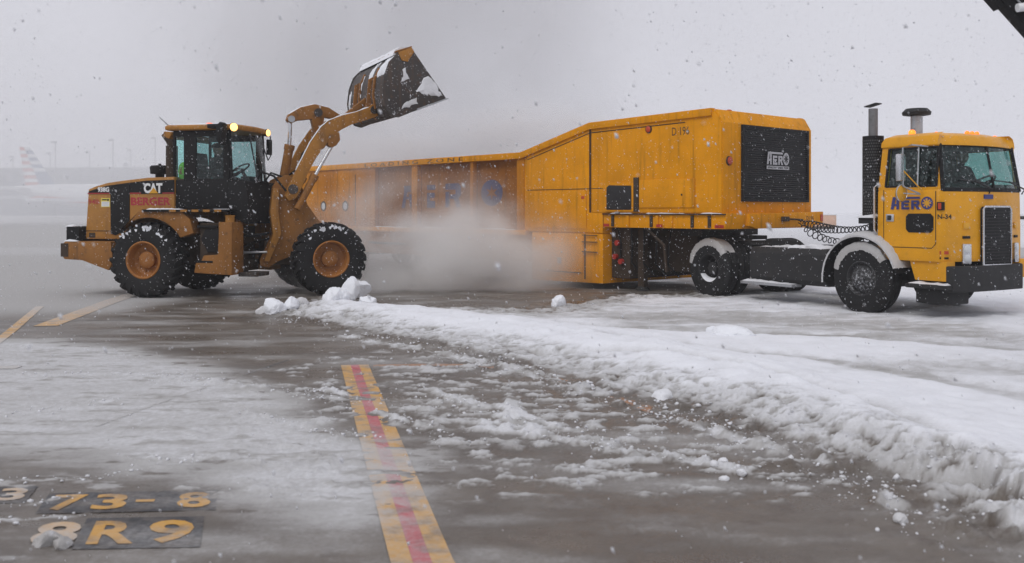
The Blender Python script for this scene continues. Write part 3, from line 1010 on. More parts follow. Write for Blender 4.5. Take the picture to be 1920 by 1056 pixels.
for s in (-1, 1):
    post(-1.16, -1.12, s * CW, 2.33, 3.335).build('cab_post', M['black'], L, bevel=0.01)
    post(-0.93, -0.67, s * CW, 2.33, 3.335).build('cab_post', M['black'], L, bevel=0.01)
    post(-0.07, 0.06, s * CW, 2.33, 3.335).build('cab_post', M['black'], L, bevel=0.01)
    MB().box(-1.12, -0.07, s * CW - (0.03 if s > 0 else -0.0), s * CW + (0.0 if s > 0 else 0.03), 3.20, 3.335).build('cab_header', M['black'], L)
    MB().box(-1.118, -0.932, s * (CW - 0.03) - 0.004, s * (CW - 0.03) + 0.004, 2.345, 3.20).build('quarter_window', M['cab_glass'], L)
    MB().box(-0.668, -0.072, s * (CW - 0.03) - 0.004, s * (CW - 0.03) + 0.004, 2.345, 3.20).build('side_window', M['dark_glass'], L)
MB().box(-1.15, -1.142, -0.68, 0.68, 2.35, 3.25).build('rear_window', M['cab_glass'], L)
# bowed windshield
rings = []
for z, xo in ((2.31, 0.20), (2.8, 0.10), (3.32, 0.0)):
    rings.append([(0.055 + xo * (1 - (abs(y) / CW) ** 2 * 0.75) + 0.17 * (1 - (y / CW) ** 2), y, z) for y in np.linspace(-CW + 0.01, CW - 0.01, 13)])
MB().loft(rings, False, False).build('windshield', M['cab_glass'], L, smooth=True)
MB().tube([rings[0][-1], rings[1][-1], rings[2][-1]], 0.028, 8).build('windshield_frame', M['black'], L)
MB().tube([rings[0][0], rings[1][0], rings[2][0]], 0.028, 8).build('windshield_frame', M['black'], L)
MB().tube(rings[0], 0.022, 6).build('windshield_frame', M['black'], L)
wp = rings[0][6], rings[1][5], rings[2][4]
MB().tube([Vector(p) + Vector((0.03, 0, 0)) for p in (rings[0][7], rings[1][5])], 0.012, 6).tube([Vector(rings[1][5]) + Vector((0.03, -0.01, -0.35)), Vector(rings[2][4]) + Vector((0.035, 0, -0.06))], 0.014, 6).build('wiper', M['black_clean'], L)
# roof
ro = [(-1.30, -0.82), (0.08, -0.84), (0.24, -0.64), (0.32, 0.0), (0.24, 0.64), (0.08, 0.84), (-1.30, 0.82)]
r1 = [(x, y, 3.345) for x, y in ro]
r2 = [(x, y, 3.41) for x, y in ro]
r3 = [(x * 0.96 - 0.02, y * 0.93, 3.44) for x, y in ro]
MB().loft([[(x * 0.97, y * 0.97, 3.325) for x, y in ro], r1, r2, r3], True, True).build('cab_roof', M['loader_yellow'], L, bevel=0.012)
snow_sheet('snow_cover', -1.22, 0.16, -0.76, 0.76, 3.44, 0.035, M['snow'], L, 4)
MB().prism([(-1.36, 3.22), (-1.22, 3.16), (-1.15, 3.30), (-1.33, 3.31)], -0.80, 0.80).build('roof_visor', M['loader_yellow'], L, bevel=0.01)
MB().lathe([(0.09, 0.0), (0.085, 0.06), (0.05, 0.085), (0, 0.09)], c=(-0.72, -0.1, 3.45), n=16, axis='z').build('beacon', M['orange_beacon'], L, smooth=True)
MB().tube([(-1.30, -0.55, 3.38), (-1.55, -0.60, 3.62)], [0.010, 0.006], 6).build('antenna', M['black_clean'], L)
# mirrors and work lights
MB().prism([(-0.03, 3.06), (0.06, 3.0), (0.09, 3.42), (0.04, 3.46), (-0.06, 3.38)], -1.10, -0.88).build('side_mirror', M['black'], L, bevel=0.02)
MB().box(-0.26, 0.05, -1.05, -0.84, 3.34, 3.42).build('mirror_arm', M['black'], L, bevel=0.01)
lampR = MB().lathe([(0.0, 0.0), (0.085, 0.0), (0.09, 0.02), (0.075, 0.12), (0, 0.13)], c=(0.0, 0, 0), n=18, axis='x').build('work_light_housing', M['black'], L, smooth=True, loc=(0.16, -0.76, 3.375), rz=R(180 - 40))
MB().lathe([(0.0, -0.012), (0.072, -0.006), (0.08, 0.0)], n=18, axis='x').build('work_light_lens', M['work_light'], lampR, smooth=True)
lampL = MB().lathe([(0.0, 0.0), (0.075, 0.0), (0.08, 0.02), (0.065, 0.12), (0, 0.13)], n=18, axis='x').build('work_light_housing', M['black'], L, smooth=True, loc=(0.30, 0.50, 3.36), rz=R(180 - 15))
MB().lathe([(0.0, -0.012), (0.062, -0.006), (0.07, 0.0)], n=18, axis='x').build('work_light_lens', M['work_light'], lampL, smooth=True)
MB().tube([(0.18, 0.68, 3.38), (0.16, 0.84, 3.38), (0.15, 0.93, 3.30), (0.15, 0.94, 2.90), (0.14, 0.84, 2.80), (0.10, 0.72, 3.05)], 0.013, 6).build('mirror_arm', M['black_clean'], L, smooth=True)
MB().box(0.11, 0.17, 0.80, 0.99, 2.92, 3.25).build('side_mirror', M['black'], L, bevel=0.02)
# exhaust stack and precleaner behind the cab
MB().tube([(-1.42, -0.35, 2.38), (-1.42, -0.35, 3.05)], 0.12, 14).tube([(-1.42, -0.35, 3.05), (-1.46, -0.36, 3.16), (-1.56, -0.38, 3.30)], [0.085, 0.085, 0.08], 12).build('exhaust_stack', M['grime'], L, smooth=True)
MB().lathe([(0, 2.38), (0.09, 2.38), (0.09, 2.47), (0.19, 2.48), (0.20, 2.62), (0.17, 2.65), (0.03, 2.66), (0.03, 2.69), (0, 2.69)], c=(-1.72, -0.30, 0), n=20, axis='z').build('precleaner', M['black'], L, smooth=True)
# inside the cab
MB().box(-0.95, -0.45, -0.26, 0.26, 2.02, 2.28).prism([(-1.02, 2.25), (-0.86, 2.28), (-0.94, 2.92), (-1.08, 2.90)], -0.24, 0.24).build('seat', M['seat'], L, bevel=0.04)
MB().tube([(0.18, 0, 2.2), (-0.06, 0, 2.56)], 0.035, 8).box(0.05, 0.25, -0.25, 0.25, 2.1, 2.42).build('steering_column', M['interior'], L, bevel=0.01)
sw = MB()
cc, ax1, ax2 = Vector((-0.08, 0, 2.58)), Vector((0, 1, 0)), Vector((0.8, 0, 0.5)).normalized()
sw.tube([cc + (ax1 * math.cos(t * math.pi / 12) + ax2 * math.sin(t * math.pi / 12)) * 0.20 for t in range(25)], 0.017, 6, cap=False)
sw.tube([cc - ax1 * 0.2, cc + ax1 * 0.2], 0.014, 6)
sw.build('steering_wheel', M['black_clean'], L, smooth=True)
# --- wheels
loader_wheel(L, -1.51, -1.01, -1, 0, seed=1)
loader_wheel(L, -1.51, 1.01, 1, 0, near=False)
loader_wheel(L, 1.51, -1.01, -1, 35.8, seed=2)
loader_wheel(L, 1.51, 1.01, 1, 35.8, near=False)


# --- front frame (own heading)
def fb(m, name, mat, bevel=0.0, smooth=False, parent=None):
    if parent is not None: return m.build(name, mat, parent, bevel=bevel, smooth=smooth)
    return m.build(name, mat, L, bevel=bevel, smooth=smooth, rz=FR)


tower = [(0.26, 0.60), (0.42, 0.55), (0.62, 0.68), (0.98, 0.82), (1.25, 0.90), (1.85, 0.95), (1.90, 1.15), (1.46, 1.52), (1.22, 1.85), (1.12, 2.20), (1.00, 2.42), (0.78, 2.46), (0.60, 2.36), (0.50, 2.20), (0.44, 1.70), (0.50, 1.25), (0.36, 0.95), (0.25, 0.72)]
for s in (-1, 1):
    fb(MB().prism(tower, s * 0.36 - 0.04, s * 0.36 + 0.04), 'lift_tower', M['loader_dirty'], 0.012)
    fb(MB().prism([(0.50, 1.25), (0.44, 1.70), (0.50, 2.18), (0.62, 2.18), (0.60, 1.70), (0.66, 1.25), (0.42, 0.68), (0.32, 0.70)], s * 0.41, s * 0.50), 'tower_rib', M['loader_yellow'], 0.01)
fb(MB().box(0.35, 1.75, -0.32, 0.32, 0.60, 1.10).box(0.6, 1.35, -0.32, 0.32, 1.10, 1.55).box(1.40, 1.62, -0.85, 0.85, 0.62, 0.88), 'front_frame', M['grime'], 0.02)
arm_top = [(2.62, 4.02), (2.47, 3.90), (2.18, 3.79), (1.90, 3.71), (1.61, 3.59), (1.45, 3.44), (1.22, 3.10), (1.00, 2.65), (0.79, 2.21), (0.72, 2.02)]
arm_low = [(0.80, 1.92), (0.95, 1.98), (1.04, 2.14), (1.17, 2.44), (1.33, 2.77), (1.50, 3.00), (1.59, 3.12), (1.73, 3.29), (1.90, 3.42), (2.13, 3.54), (2.50, 3.66), (2.70, 3.74), (2.76, 3.88)]
for s in (-1, 1):
    a = fb(MB().prism(arm_top + arm_low, s * 0.53 - 0.06, s * 0.53 + 0.06), 'lift_arm', M['loader_yellow'], 0.018)
    fb(MB().lathe([(0, -0.09), (0.085, -0.09), (0.085, 0.09), (0, 0.09)], c=(2.60, s * 0.53, 3.86), n=16), 'pivot_pin', M['worn_steel'], 0, True, a)
    fb(MB().lathe([(0, -0.10), (0.10, -0.10), (0.10, 0.10), (0, 0.10)], c=(0.88, s * 0.53, 2.16), n=16), 'pivot_pin', M['worn_steel'], 0, True, a)
    fb(MB().prism([(1.60, 3.08), (1.62, 3.28), (1.84, 3.36), (1.86, 3.20), (1.78, 3.08), (1.68, 3.03)], s * 0.53 - 0.085, s * 0.53 + 0.085), 'cylinder_bracket', M['loader_dirty'], 0.01, False, a)
    cyl = fb(MB().tube([(0.98, s * 0.53, 1.75), (1.33, s * 0.53, 2.42)], 0.075, 14).tube([(1.30, s * 0.53, 2.36), (1.35, s * 0.53, 2.46)], 0.09, 14), 'lift_cylinder', M['loader_dirty'], 0, True)
    fb(MB().tube([(1.33, s * 0.53, 2.42), (1.74, s * 0.53, 3.14)], 0.036, 12), 'cylinder_rod', M['chrome'], 0, True, cyl)
    o = snow_strip('snow_cover', [(0.95, s * 0.53, 2.56), (1.24, s * 0.53, 3.14), (1.46, s * 0.53, 3.46), (1.62, s * 0.53, 3.60), (1.9, s * 0.53, 3.715), (2.2, s * 0.53, 3.80), (2.5, s * 0.53, 3.92)], 0.105, 0.03, M['snow'], L, 11 + s, rz=FR)
    fb(MB().tube([(0.9, s * 0.44, 2.4), (1.2, s * 0.43, 2.62), (1.3, s * 0.43, 2.95), (1.45, s * 0.44, 3.1)], 0.02, 8), 'hydraulic_hose', M['black'], 0, True)
fb(MB().tube([(1.62, -0.5, 3.36), (1.62, 0.5, 3.36)], 0.13, 16), 'cross_tube', M['loader_dirty'], 0, True)
bell = [(0.86, 3.62), (0.90, 3.74), (1.15, 3.90), (1.45, 3.98), (1.75, 3.92), (2.02, 3.76), (2.05, 3.64), (1.9, 3.66), (1.66, 3.72), (1.60, 3.34), (1.46, 3.32), (1.38, 3.66), (1.1, 3.62), (0.95, 3.55)]
bc = fb(MB().prism(bell, -0.10, 0.10), 'bellcrank', M['loader_dirty'], 0.02)
fb(MB().lathe([(0, -0.13), (0.09, -0.13), (0.09, 0.13), (0, 0.13)], c=(1.52, 0, 3.80), n=16), 'pivot_pin', M['worn_steel'], 0, True, bc)
fb(MB().lathe([(0, -0.15), (0.07, -0.15), (0.07, 0.15), (0, 0.15)], c=(0.95, 0, 3.64), n=16), 'pivot_pin', M['steel'], 0, True, bc)
snow_strip('snow_cover', [(0.92, 0, 3.75), (1.15, 0, 3.90), (1.45, 0, 3.975), (1.75, 0, 3.92)], 0.16, 0.035, M['snow'], L, 21, rz=FR)
tc = fb(MB().tube([(0.75, 0, 2.05), (0.93, 0, 3.05)], 0.095, 14).tube([(0.92, 0, 3.0), (0.94, 0, 3.1)], 0.11, 14), 'tilt_cylinder', M['loader_dirty'], 0, True)
fb(MB().tube([(0.93, 0, 3.05), (0.95, 0, 3.62)], 0.042, 12), 'cylinder_rod', M['chrome'], 0, True, tc)
fb(MB().prism([(1.95, 3.62), (2.05, 3.76), (2.62, 4.22), (2.72, 4.14), (2.1, 3.62)], -0.07, 0.07), 'bucket_link', M['loader_dirty'], 0.015)
for s, q in ((-0.3, 0), (0.1, 1)):
    MB().tube([(0.38, s, 2.28), (0.55, s, 2.50), (0.75, s + .1, 2.42), (0.95, s + .25, 2.12)], 0.022, 8).build('hydraulic_hose', M['black'], L, smooth=True)

# --- bucket
BK = [(3.90, 4.07), (3.35, 3.86), (2.88, 3.66), (2.72, 3.70), (2.60, 3.88), (2.56, 4.18), (2.60, 4.50), (2.70, 4.76), (2.88, 4.96), (3.14, 5.08)]
inner = []
for i, (x, z) in enumerate(BK):
    a, b = BK[max(i - 1, 0)], BK[min(i + 1, len(BK) - 1)]
    tx, tz = b[0] - a[0], b[1] - a[1]
    l = math.hypot(tx, tz)
    inner.append((x + tz / l * 0.035, z - tx / l * 0.035))
bucket = fb(MB().prism(BK + inner[::-1], -1.33, 1.33), 'bucket', M['worn_steel'], 0.004)
for s in (-1, 1):
    y0, y1 = sorted((s * 1.331, s * 1.37))
    MB().prism([(3.93, 4.09), (2.88, 3.64), (2.71, 3.68), (2.58, 3.87), (2.54, 4.18), (2.58, 4.51), (2.68, 4.78), (2.87, 4.98), (3.16, 5.10)], y0, y1).build('end_plate', M['worn_steel'], bucket, bevel=0.005)
    MB().prism([(2.87, 4.985), (3.16, 5.105), (3.22, 5.02), (3.08, 4.80), (2.95, 4.82)], s * 1.371 if s > 0 else -1.385, 1.385 if s > 0 else -1.371).build('corner_plate', M['loader_yellow'], bevel=0.003, parent=bucket)
    MB().prism([(2.52, 4.18), (2.56, 4.52), (2.66, 4.74), (2.71, 4.72), (2.60, 4.50), (2.57, 4.18), (2.62, 3.90), (2.58, 3.86)], s * 0.53 - 0.20, s * 0.53 - 0.12).build('hinge_plate', M['loader_dirty'], bucket, bevel=0.004)
    MB().prism([(2.42, 3.84), (2.48, 4.05), (2.52, 4.52), (2.62, 4.58), (2.62, 3.80), (2.70, 3.66)], s * 0.53 + 0.075, s * 0.53 + 0.13).build('hinge_plate', M['loader_dirty'], bucket, bevel=0.004)
MB().prism([(3.28, 3.80), (3.98, 4.075), (3.97, 4.10), (3.28, 3.84)], -1.40, 1.40).build('cutting_edge', M['steel'], bucket, bevel=0.003)
MB().prism([(2.86, 4.99), (3.18, 5.115), (3.18, 5.14), (2.84, 5.02)], -1.36, 1.36).build('spill_guard', M['loader_dirty'], bucket, bevel=0.004)


def snow_patch(name, outline, y, side, mat, parent, seed, thick=0.03):
    """ragged snow plastered on a plate facing +-y"""
    rr = random.Random(seed)
    pts = []
    n = len(outline)
    for i in range(n):
        (ax, az_), (bx, bz) = outline[i], outline[(i + 1) % n]
        k = max(2, int(math.hypot(bx - ax, bz - az_) / 0.05))
        for j in range(k):
            t_ = j / k
            pts.append((ax + (bx - ax) * t_ + rr.uniform(-.028, .028), az_ + (bz - az_) * t_ + rr.uniform(-.028, .028)))
    cx = sum(p[0] for p in pts) / len(pts)
    cz = sum(p[1] for p in pts) / len(pts)
    r0 = [(p[0], y, p[1]) for p in pts]
    r1 = [(cx + (p[0] - cx) * .93, y + side * thick * rr.uniform(.5, 1), cz + (p[1] - cz) * .93) for p in pts]
    r2 = [(cx + (p[0] - cx) * .5, y + side * thick * rr.uniform(.8, 1.4), cz + (p[1] - cz) * .5) for p in pts]
    return MB().loft([r0, r1, r2], True, True).build(name, mat, parent, smooth=True)


snow_patch('snow_cover', [(3.40, 4.15), (3.86, 4.12), (3.55, 4.55), (3.42, 4.50), (3.38, 4.35), (3.25, 4.2)], -1.37, -1, M['snow_thin'], bucket, 3, 0.02)
snow_patch('snow_cover', [(2.95, 4.40), (3.1, 4.44), (3.05, 4.65), (2.98, 4.68)], -1.37, -1, M['snow_thin'], bucket, 4, 0.015)
snow_patch('snow_cover', [(2.95, 3.82), (3.3, 3.96), (3.28, 4.05), (3.0, 3.95)], -1.37, -1, M['snow_grey'], bucket, 9, 0.012)
# snow plastered on the bucket back and lying on its top
def back_snow(y0, y1, i0, i1, seed, th=0.03):
    rr = random.Random(seed)
    prof = []
    for i in range(i0, i1):
        for t_ in np.linspace(0, 1, 5)[:-1]:
            prof.append((BK[i][0] + (BK[i + 1][0] - BK[i][0]) * t_, BK[i][1] + (BK[i + 1][1] - BK[i][1]) * t_))
    prof.append(BK[i1])
    ys = np.linspace(y0, y1, max(4, int((y1 - y0) / 0.05)))
    m = MB()
    n, k = len(prof), len(ys)
    v = []
    for a, (x, z) in enumerate(prof):
        for b, y in enumerate(ys):
            e = min(a, n - 1 - a, b, k - 1 - b)
            t_ = (-0.012 if e == 0 else th * rr.uniform(0.2, 1.1)) - (0.03 if rr.random() < 0.12 else 0)
            v.append((x - t_, y + rr.uniform(-.015, .015), z + t_ * 0.3))
    m.add(v, [(a * k + b, a * k + b + 1, (a + 1) * k + b + 1, (a + 1) * k + b) for a in range(n - 1) for b in range(k - 1)])
    m.build('snow_cover', M['snow'], bucket, smooth=True)


back_snow(-1.30, -0.72, 6, 8, 1)
back_snow(-0.4, -0.05, 6, 8, 2, 0.02)
back_snow(0.3, 0.42, 5, 7, 3, 0.03)
back_snow(1.1, 1.3, 4, 6, 4)
snow_strip('snow_cover', [(2.92, -1.25, 5.04), (2.925, -1.24, 5.04)], 0.1, 0.02, M['snow'], bucket, 2)
xs_ = MB()
rr_ = random.Random(5)
rings = []
for y in np.linspace(-1.2, 1.3, 40):
    h_ = rr_.uniform(0.03, 0.09)
    rings.append([(2.80, y, 4.93), (2.86, y, 5.02 + h_ * .6), (2.98, y, 5.06 + h_), (3.08, y, 5.10 + h_ * .5), (3.12, y, 5.06)])
xs_.loft(rings, True, True)
xs_.build('snow_cover', M['snow'], bucket, smooth=True)

# ================================================================ snow melter trailer
# local frame: x forward, y = 0 on the right flank, positive to the left
TR_ANG = math.atan2(-0.75, 0.66)
T = tag(empty('snow_melter', (4.07, 18.56, 0), TR_ANG),
        'long yellow snow melter trailer with sloping hood and black front radiator', 'snow melter')
TW = 3.17
flank = [(0.0, 1.66), (0.0, 3.70), (-3.54, 3.62), (-5.78, 3.07), (-5.78, 1.20), (-3.14, 1.20), (-3.14, 1.66)]
# front housing: prism with chamfered front top edge
housing = [(0.0, 1.66), (0.0, 3.44), (-0.16, 3.70), (-3.54, 3.63), (-5.78, 3.08), (-5.78, 1.22), (-3.16, 1.22), (-3.16, 1.66)]
MB().prism(housing, 0.02, TW - 0.02).build('housing', M['melter_yellow'], T, bevel=0.015)
MB().prism([(-0.02, 1.68), (-0.02, 3.42), (-0.18, 3.66), (-3.50, 3.595), (-3.50, 1.68)], -0.004, 0.018).build('side_panel', M['melter_yellow'], T, bevel=0.004)
MB().prism([(-3.58, 1.68), (-3.58, 3.58), (-5.60, 3.085), (-5.60, 1.24), (-3.16, 1.24), (-3.16, 1.66)], -0.004, 0.018).build('side_panel', M['melter_yellow'], T, bevel=0.004)
# rim rails along the sloping top
def rail(pts, y0, y1, name, mat, th=0.10):
    lo = [(x, z - th) for x, z in pts][::-1]
    return MB().prism(pts + lo, y0, y1).build(name, mat, T, bevel=0.008)
for y0, y1 in ((-0.05, 0.10), (TW - 0.10, TW + 0.05)):
    rail([(-0.24, 3.725), (-3.54, 3.665), (-5.82, 3.115), (-16.5, 3.13)], y0, y1, 'top_rail', M['melter_yellow'], 0.15)
for y0, y1 in ((-0.054, -0.030),):
    rail([(-0.9, 3.50), (-3.54, 3.45), (-5.60, 2.94)], -0.012, -0.004, 'panel_joint', M['grime'], 0.02)
MB().box(-3.560, -3.520, -0.010, -0.003, 1.68, 3.56).build('panel_joint', M['grime'], T)
MB().box(-5.60, -3.16, -0.010, -0.003, 2.20, 2.215).build('panel_joint', M['grime'], T)
MB().box(-2.10, -0.65, -0.035, -0.004, 1.78, 2.36).build('access_door', M['melter_yellow'], T, bevel=0.02)
MB().box(-5.35, -3.65, -0.022, -0.004, 1.32, 2.16).build('access_door', M['melter_yellow'], T, bevel=0.012)
MB().box(-0.98, -0.95, -0.045, -0.034, 2.02, 2.06).build('door_latch', M['grime'], T)
# side window in its frame
win = MB().prism([(-3.08, 1.70), (-2.25, 1.70), (-2.25, 2.30), (-2.98, 2.33), (-3.08, 2.30)], -0.03, -0.004).build('side_window', M['melter_yellow'], T, bevel=0.01)
MB().prism([(-3.02, 1.74), (-2.31, 1.74), (-2.31, 2.25), (-2.95, 2.27), (-3.02, 2.22)], -0.042, -0.030).build('pane', M['black_clean'], win, bevel=0.02)
MB().box(-2.25, -2.12, -0.040, -0.005, 1.70, 2.42).build('window_post', M['grime'], T, bevel=0.006)
MB().box(-2.72, -2.62, -0.10, -0.043, 1.66, 1.70).build('window_catch', M['steel'], T)
# lamps, number
for x, z in ((-1.85, 3.41),):
    lm = MB().lathe([(0, -0.03), (0.075, -0.03), (0.085, 0.0), (0.085, 0.03)], c=(x, -0.004, z), n=20).build('side_lamp', M['grime'], T, smooth=True)
    MB().lathe([(0, -0.045), (0.045, -0.042), (0.065, -0.03)], c=(x, -0.004, z), n=20).build('lens', M['red_reflector'], lm, smooth=True)
lm = MB().lathe([(0, 0.03), (0.085, 0.03), (0.095, 0.0)], c=(0.004, 0.20, 2.69), n=20, axis='x').build('front_lamp', M['grime'], T, smooth=True)
MB().lathe([(0, 0.055), (0.06, 0.05), (0.08, 0.03)], c=(0.004, 0.20, 2.69), n=20, axis='x').build('lens', M['red_reflector'], lm, smooth=True)
lettering('number_lettering', 'D 196', (-1.24, -0.0065, 3.24), lx, ux, 0.44, 0.165, M['black_letter'], T)
MB().lathe([(0, 0.08), (0.05, 0.07), (0.08, 0.0)], c=(-0.5, 0.9, 3.70), n=14, axis='z').build('beacon', M['red_reflector'], T, smooth=True)
MB().box(-3.80, -3.70, -0.03, -0.004, 1.98, 2.05).build('marker_lamp', M['red_reflector'], T, bevel=0.01)
# --- front face: radiator
MB().box(0.002, 0.05, 0.60, 0.66, 1.90, 3.42).box(0.002, 0.05, 2.93, 2.99, 1.90, 3.42).box(0.002, 0.05, 0.66, 2.93, 3.36, 3.42).box(0.002, 0.05, 0.66, 2.93, 1.90, 1.96).build('radiator_frame', M['black'], T)
MB().box(0.001, 0.008, 0.66, 2.93, 1.96, 3.36).build('radiator_core', M['black_clean'], T)
slat = None
for k in range(32):
    z = 1.985 + k * (1.35 / 31)
    if slat is None:
        slat = MB().add([(0.010, 0.665, -0.006), (0.036, 0.665, -0.018), (0.040, 0.665, -0.012), (0.014, 0.665, 0.004), (0.010, 2.925, -0.006), (0.036, 2.925, -0.018), (0.040, 2.925, -0.012), (0.014, 2.925, 0.004)],
                        [(0, 1, 2, 3), (7, 6, 5, 4), (0, 4, 5, 1), (1, 5, 6, 2), (2, 6, 7, 3), (3, 7, 4, 0)]).build('slat', M['black_clean'], T, loc=(0, 0, z))
    else:
        s2 = slat.copy()
        C.objects.link(s2)
        s2.location = (0, 0, z)


def aero(o, u, v, w, h, mat, parent, star, deep=0.0):
    """the maker's emblem: slanted A and joined E, R under one top bar, wheel-shaped O with a snow star"""
    u, v = Vector(u), Vector(v)
    P = [
        [(0.16, 1.0), (0.44, 1.0), (0.24, 0.0), (-0.04, 0.0)],
        [(0.30, 0.44), (0.50, 0.44), (0.50, 0.28), (0.26, 0.28)],
        [(0.22, 1.0), (0.25, 0.84), (2.55, 0.84), (2.50, 1.0)],
        [(0.48, 0.86), (0.72, 0.86), (0.72, 0.0), (0.48, 0.0)],
        [(0.92, 0.72), (1.15, 0.72), (1.15, 0.0), (0.92, 0.0)],
        [(1.16, 0.72), (1.62, 0.72), (1.62, 0.54), (1.16, 0.54)],
        [(1.16, 0.45), (1.55, 0.45), (1.55, 0.29), (1.16, 0.29)],
        [(1.16, 0.18), (1.62, 0.18), (1.62, 0.0), (1.16, 0.0)],
        [(1.78, 0.72), (2.02, 0.72), (2.02, 0.0), (1.78, 0.0)],
        [(2.03, 0.72), (2.40, 0.72), (2.50, 0.60), (2.50, 0.42), (2.36, 0.30), (2.56, 0.0), (2.28, 0.0), (2.10, 0.30), (2.03, 0.30), (2.03, 0.44), (2.24, 0.46), (2.26, 0.56), (2.03, 0.58)],
    ]
    sx = w / 3.6
    letters = polys('logo_letters', [[(a * sx, b * h) for a, b in p] for p in P], o, u, v, mat, parent)
    ring = [(w - 0.5 * sx * 1.0 + 0.5 * sx * math.cos(k * math.pi / 14), 0.5 * h + 0.5 * h * math.sin(k * math.pi / 14)) for k in range(28)]
    polys('logo_wheel', [ring], o, u, v, mat, letters)
    st = []
    for k in range(4):
        a = k * math.pi / 4
        c_, s_ = math.cos(a), math.sin(a)
        q = [(0.36, 0.055), (-0.36, 0.055), (-0.36, -0.055), (0.36, -0.055)]
        st.append([(w - 0.5 * sx + (x * c_ - y * s_) * sx, 0.5 * h + (x * s_ + y * c_) * h) for x, y in q])
    nrm = u.cross(v).normalized()
    polys('logo_star', st, Vector(o) + nrm * 0.001, u, v, star, letters)
    return letters


aero((0.052, 1.42, 2.66), (0, 1, 0), ux, 0.80, 0.26, M['grey_letter'], T, M['black_clean'])
MB().box(0.050, 0.0525, 1.41, 2.22, 2.565, 2.635).build('logo_bar', M['grey_letter'], T)
lettering('logo_words', 'SNOW MELTER', (0.0535, 1.44, 2.578), (0, 1, 0), ux, 0.75, 0.044, M['black_clean'], T, bold=0.03, shear=0.03)
# front beam with number plate and glad-hand hoses
MB().prism([(0.66, 1.42), (0.9, 1.36), (2.9, 1.40), (3.34, 1.44), (3.36, 1.70), (0.66, 1.655)], 0.06, 0.16, 'x').build('front_beam', M['melter_yellow'], T, bevel=0.01)
MB().prism([(0.05, 1.36), (0.10, 1.67), (-3.14, 1.64), (-3.14, 1.36)], 0.0, TW - 0.05).build('deck_sill', M['melter_yellow'], T, bevel=0.01)
lettering('number_lettering', 'D196', (0.163, 2.70, 1.52), (0, 1, 0), ux, 0.28, 0.09, M['black_letter'], T)
MB().box(0.162, 0.175, 3.24, 3.33, 1.50, 1.64).build('reflector', M['red_reflector'], T)
MB().box(0.162, 0.24, 1.75, 1.95, 1.50, 1.60).tube([(0.2, 1.95, 1.55), (0.2, 2.5, 1.53)], 0.02, 6).build('hose_coupling', M['grime'], T, bevel=0.01)
rr = random.Random(3)
# ribs, runs and reflectors along the sill
for x in (-2.86, -2.42, -1.78, -1.62, -1.25, -0.72, -0.30):
    MB().box(x - 0.035, x + 0.035, -0.03, -0.001, 1.38, 1.62).build('sill_rib', M['grime'] if rr.random() < .4 else M['melter_yellow'], T, bevel=0.006)
for x in (-3.0, -1.52, -0.05, 0.0):
    MB().box(x - 0.11, x + 0.05, -0.036, -0.0305, 1.38, 1.44).build('reflector', M['red_lamp'], T)
MB().box(-3.14, 0.08, -0.05, -0.0005, 1.635, 1.66).build('drip_rail', M['grime'], T)
# lower machinery box behind the drive wheels
MB().prism([(-5.45, 0.10), (-3.16, 0.13), (-3.16, 1.215), (-5.45, 1.215)], 0.0, TW).build('burner_box', M['melter_yellow'], T, bevel=0.012)
MB().box(-5.25, -3.75, -0.025, -0.001, 0.34, 1.12).build('access_door', M['melter_yellow'], T, bevel=0.012)
MB().box(-5.20, -3.80, -0.032, -0.026, 0.325, 0.345).build('door_sill', M['grime'], T)
MB().box(-4.55, -4.43, -0.045, -0.026, 0.52, 0.66).build('door_latch', M['steel'], T, bevel=0.006)
MB().box(-3.72, -3.68, -0.012, -0.002, 0.2, 1.2).build('panel_joint', M['grime'], T)
for k, z in enumerate((1.17, 1.02, 0.80)):
    MB().box(-3.75, -3.30, -0.06, -0.03, z, z + 0.02).build('step_rung', M['grime'], T)
# dark machinery bay between box and tractor
MB().box(-3.13, -2.6, 0.25, TW - 0.3, 0.25, 1.355).box(-2.6, -1.3, 0.9, TW - 0.3, 0.42, 1.355).build('machinery_bay', M['grime'], T, bevel=0.02)
MB().box(-2.42, -2.26, 0.30, 0.44, 0.06, 1.35).build('landing_leg', M['grime'], T, bevel=0.01)
MB().box(-2.42, -2.26, TW - 0.26, TW - 0.10, 0.06, 1.35).build('landing_leg', M['hopper_rust'], T, bevel=0.01)
MB().tube([(-2.34, 0.37, 0.10), (-2.34, 0.37, 0.03)], [0.1, 0.16], 12).build('landing_foot', M['chassis'], T)
for k, (x, y, z) in enumerate(((-2.92, 0.22, 1.02), (-2.80, 0.20, 0.62), (-2.98, 0.21, 0.72))):
    MB().lathe([(0, -0.05), (0.06, -0.05), (0.06, 0.03)], c=(x, y, z), n=12).build('valve_wheel', M['red_lamp'], T, smooth=True)
for k in range(5):
    x = -2.9 + 0.33 * k
    MB().tube([(x, 0.2 + .05 * k, 1.35), (x + 0.12, 0.16, 1.0 - 0.05 * (k % 2)), (x + 0.05, 0.22, 0.6), (x + 0.2, 0.4, 0.35)], 0.02, 6).build('hanging_hose', M['black'], T, smooth=True)
MB().tube([(-2.0, 0.12, 1.34), (-1.55, 0.12, 1.0), (-1.5, 0.14, 0.45)], 0.03, 8).build('exhaust_pipe', M['grime'], T, smooth=True)
MB().box(-1.5, -0.95, 0.6, TW - 0.6, 1.20, 1.358).box(-1.6, -0.4, 1.0, 2.1, 1.12, 1.2).build('kingpin_plate', M['chassis'], T)
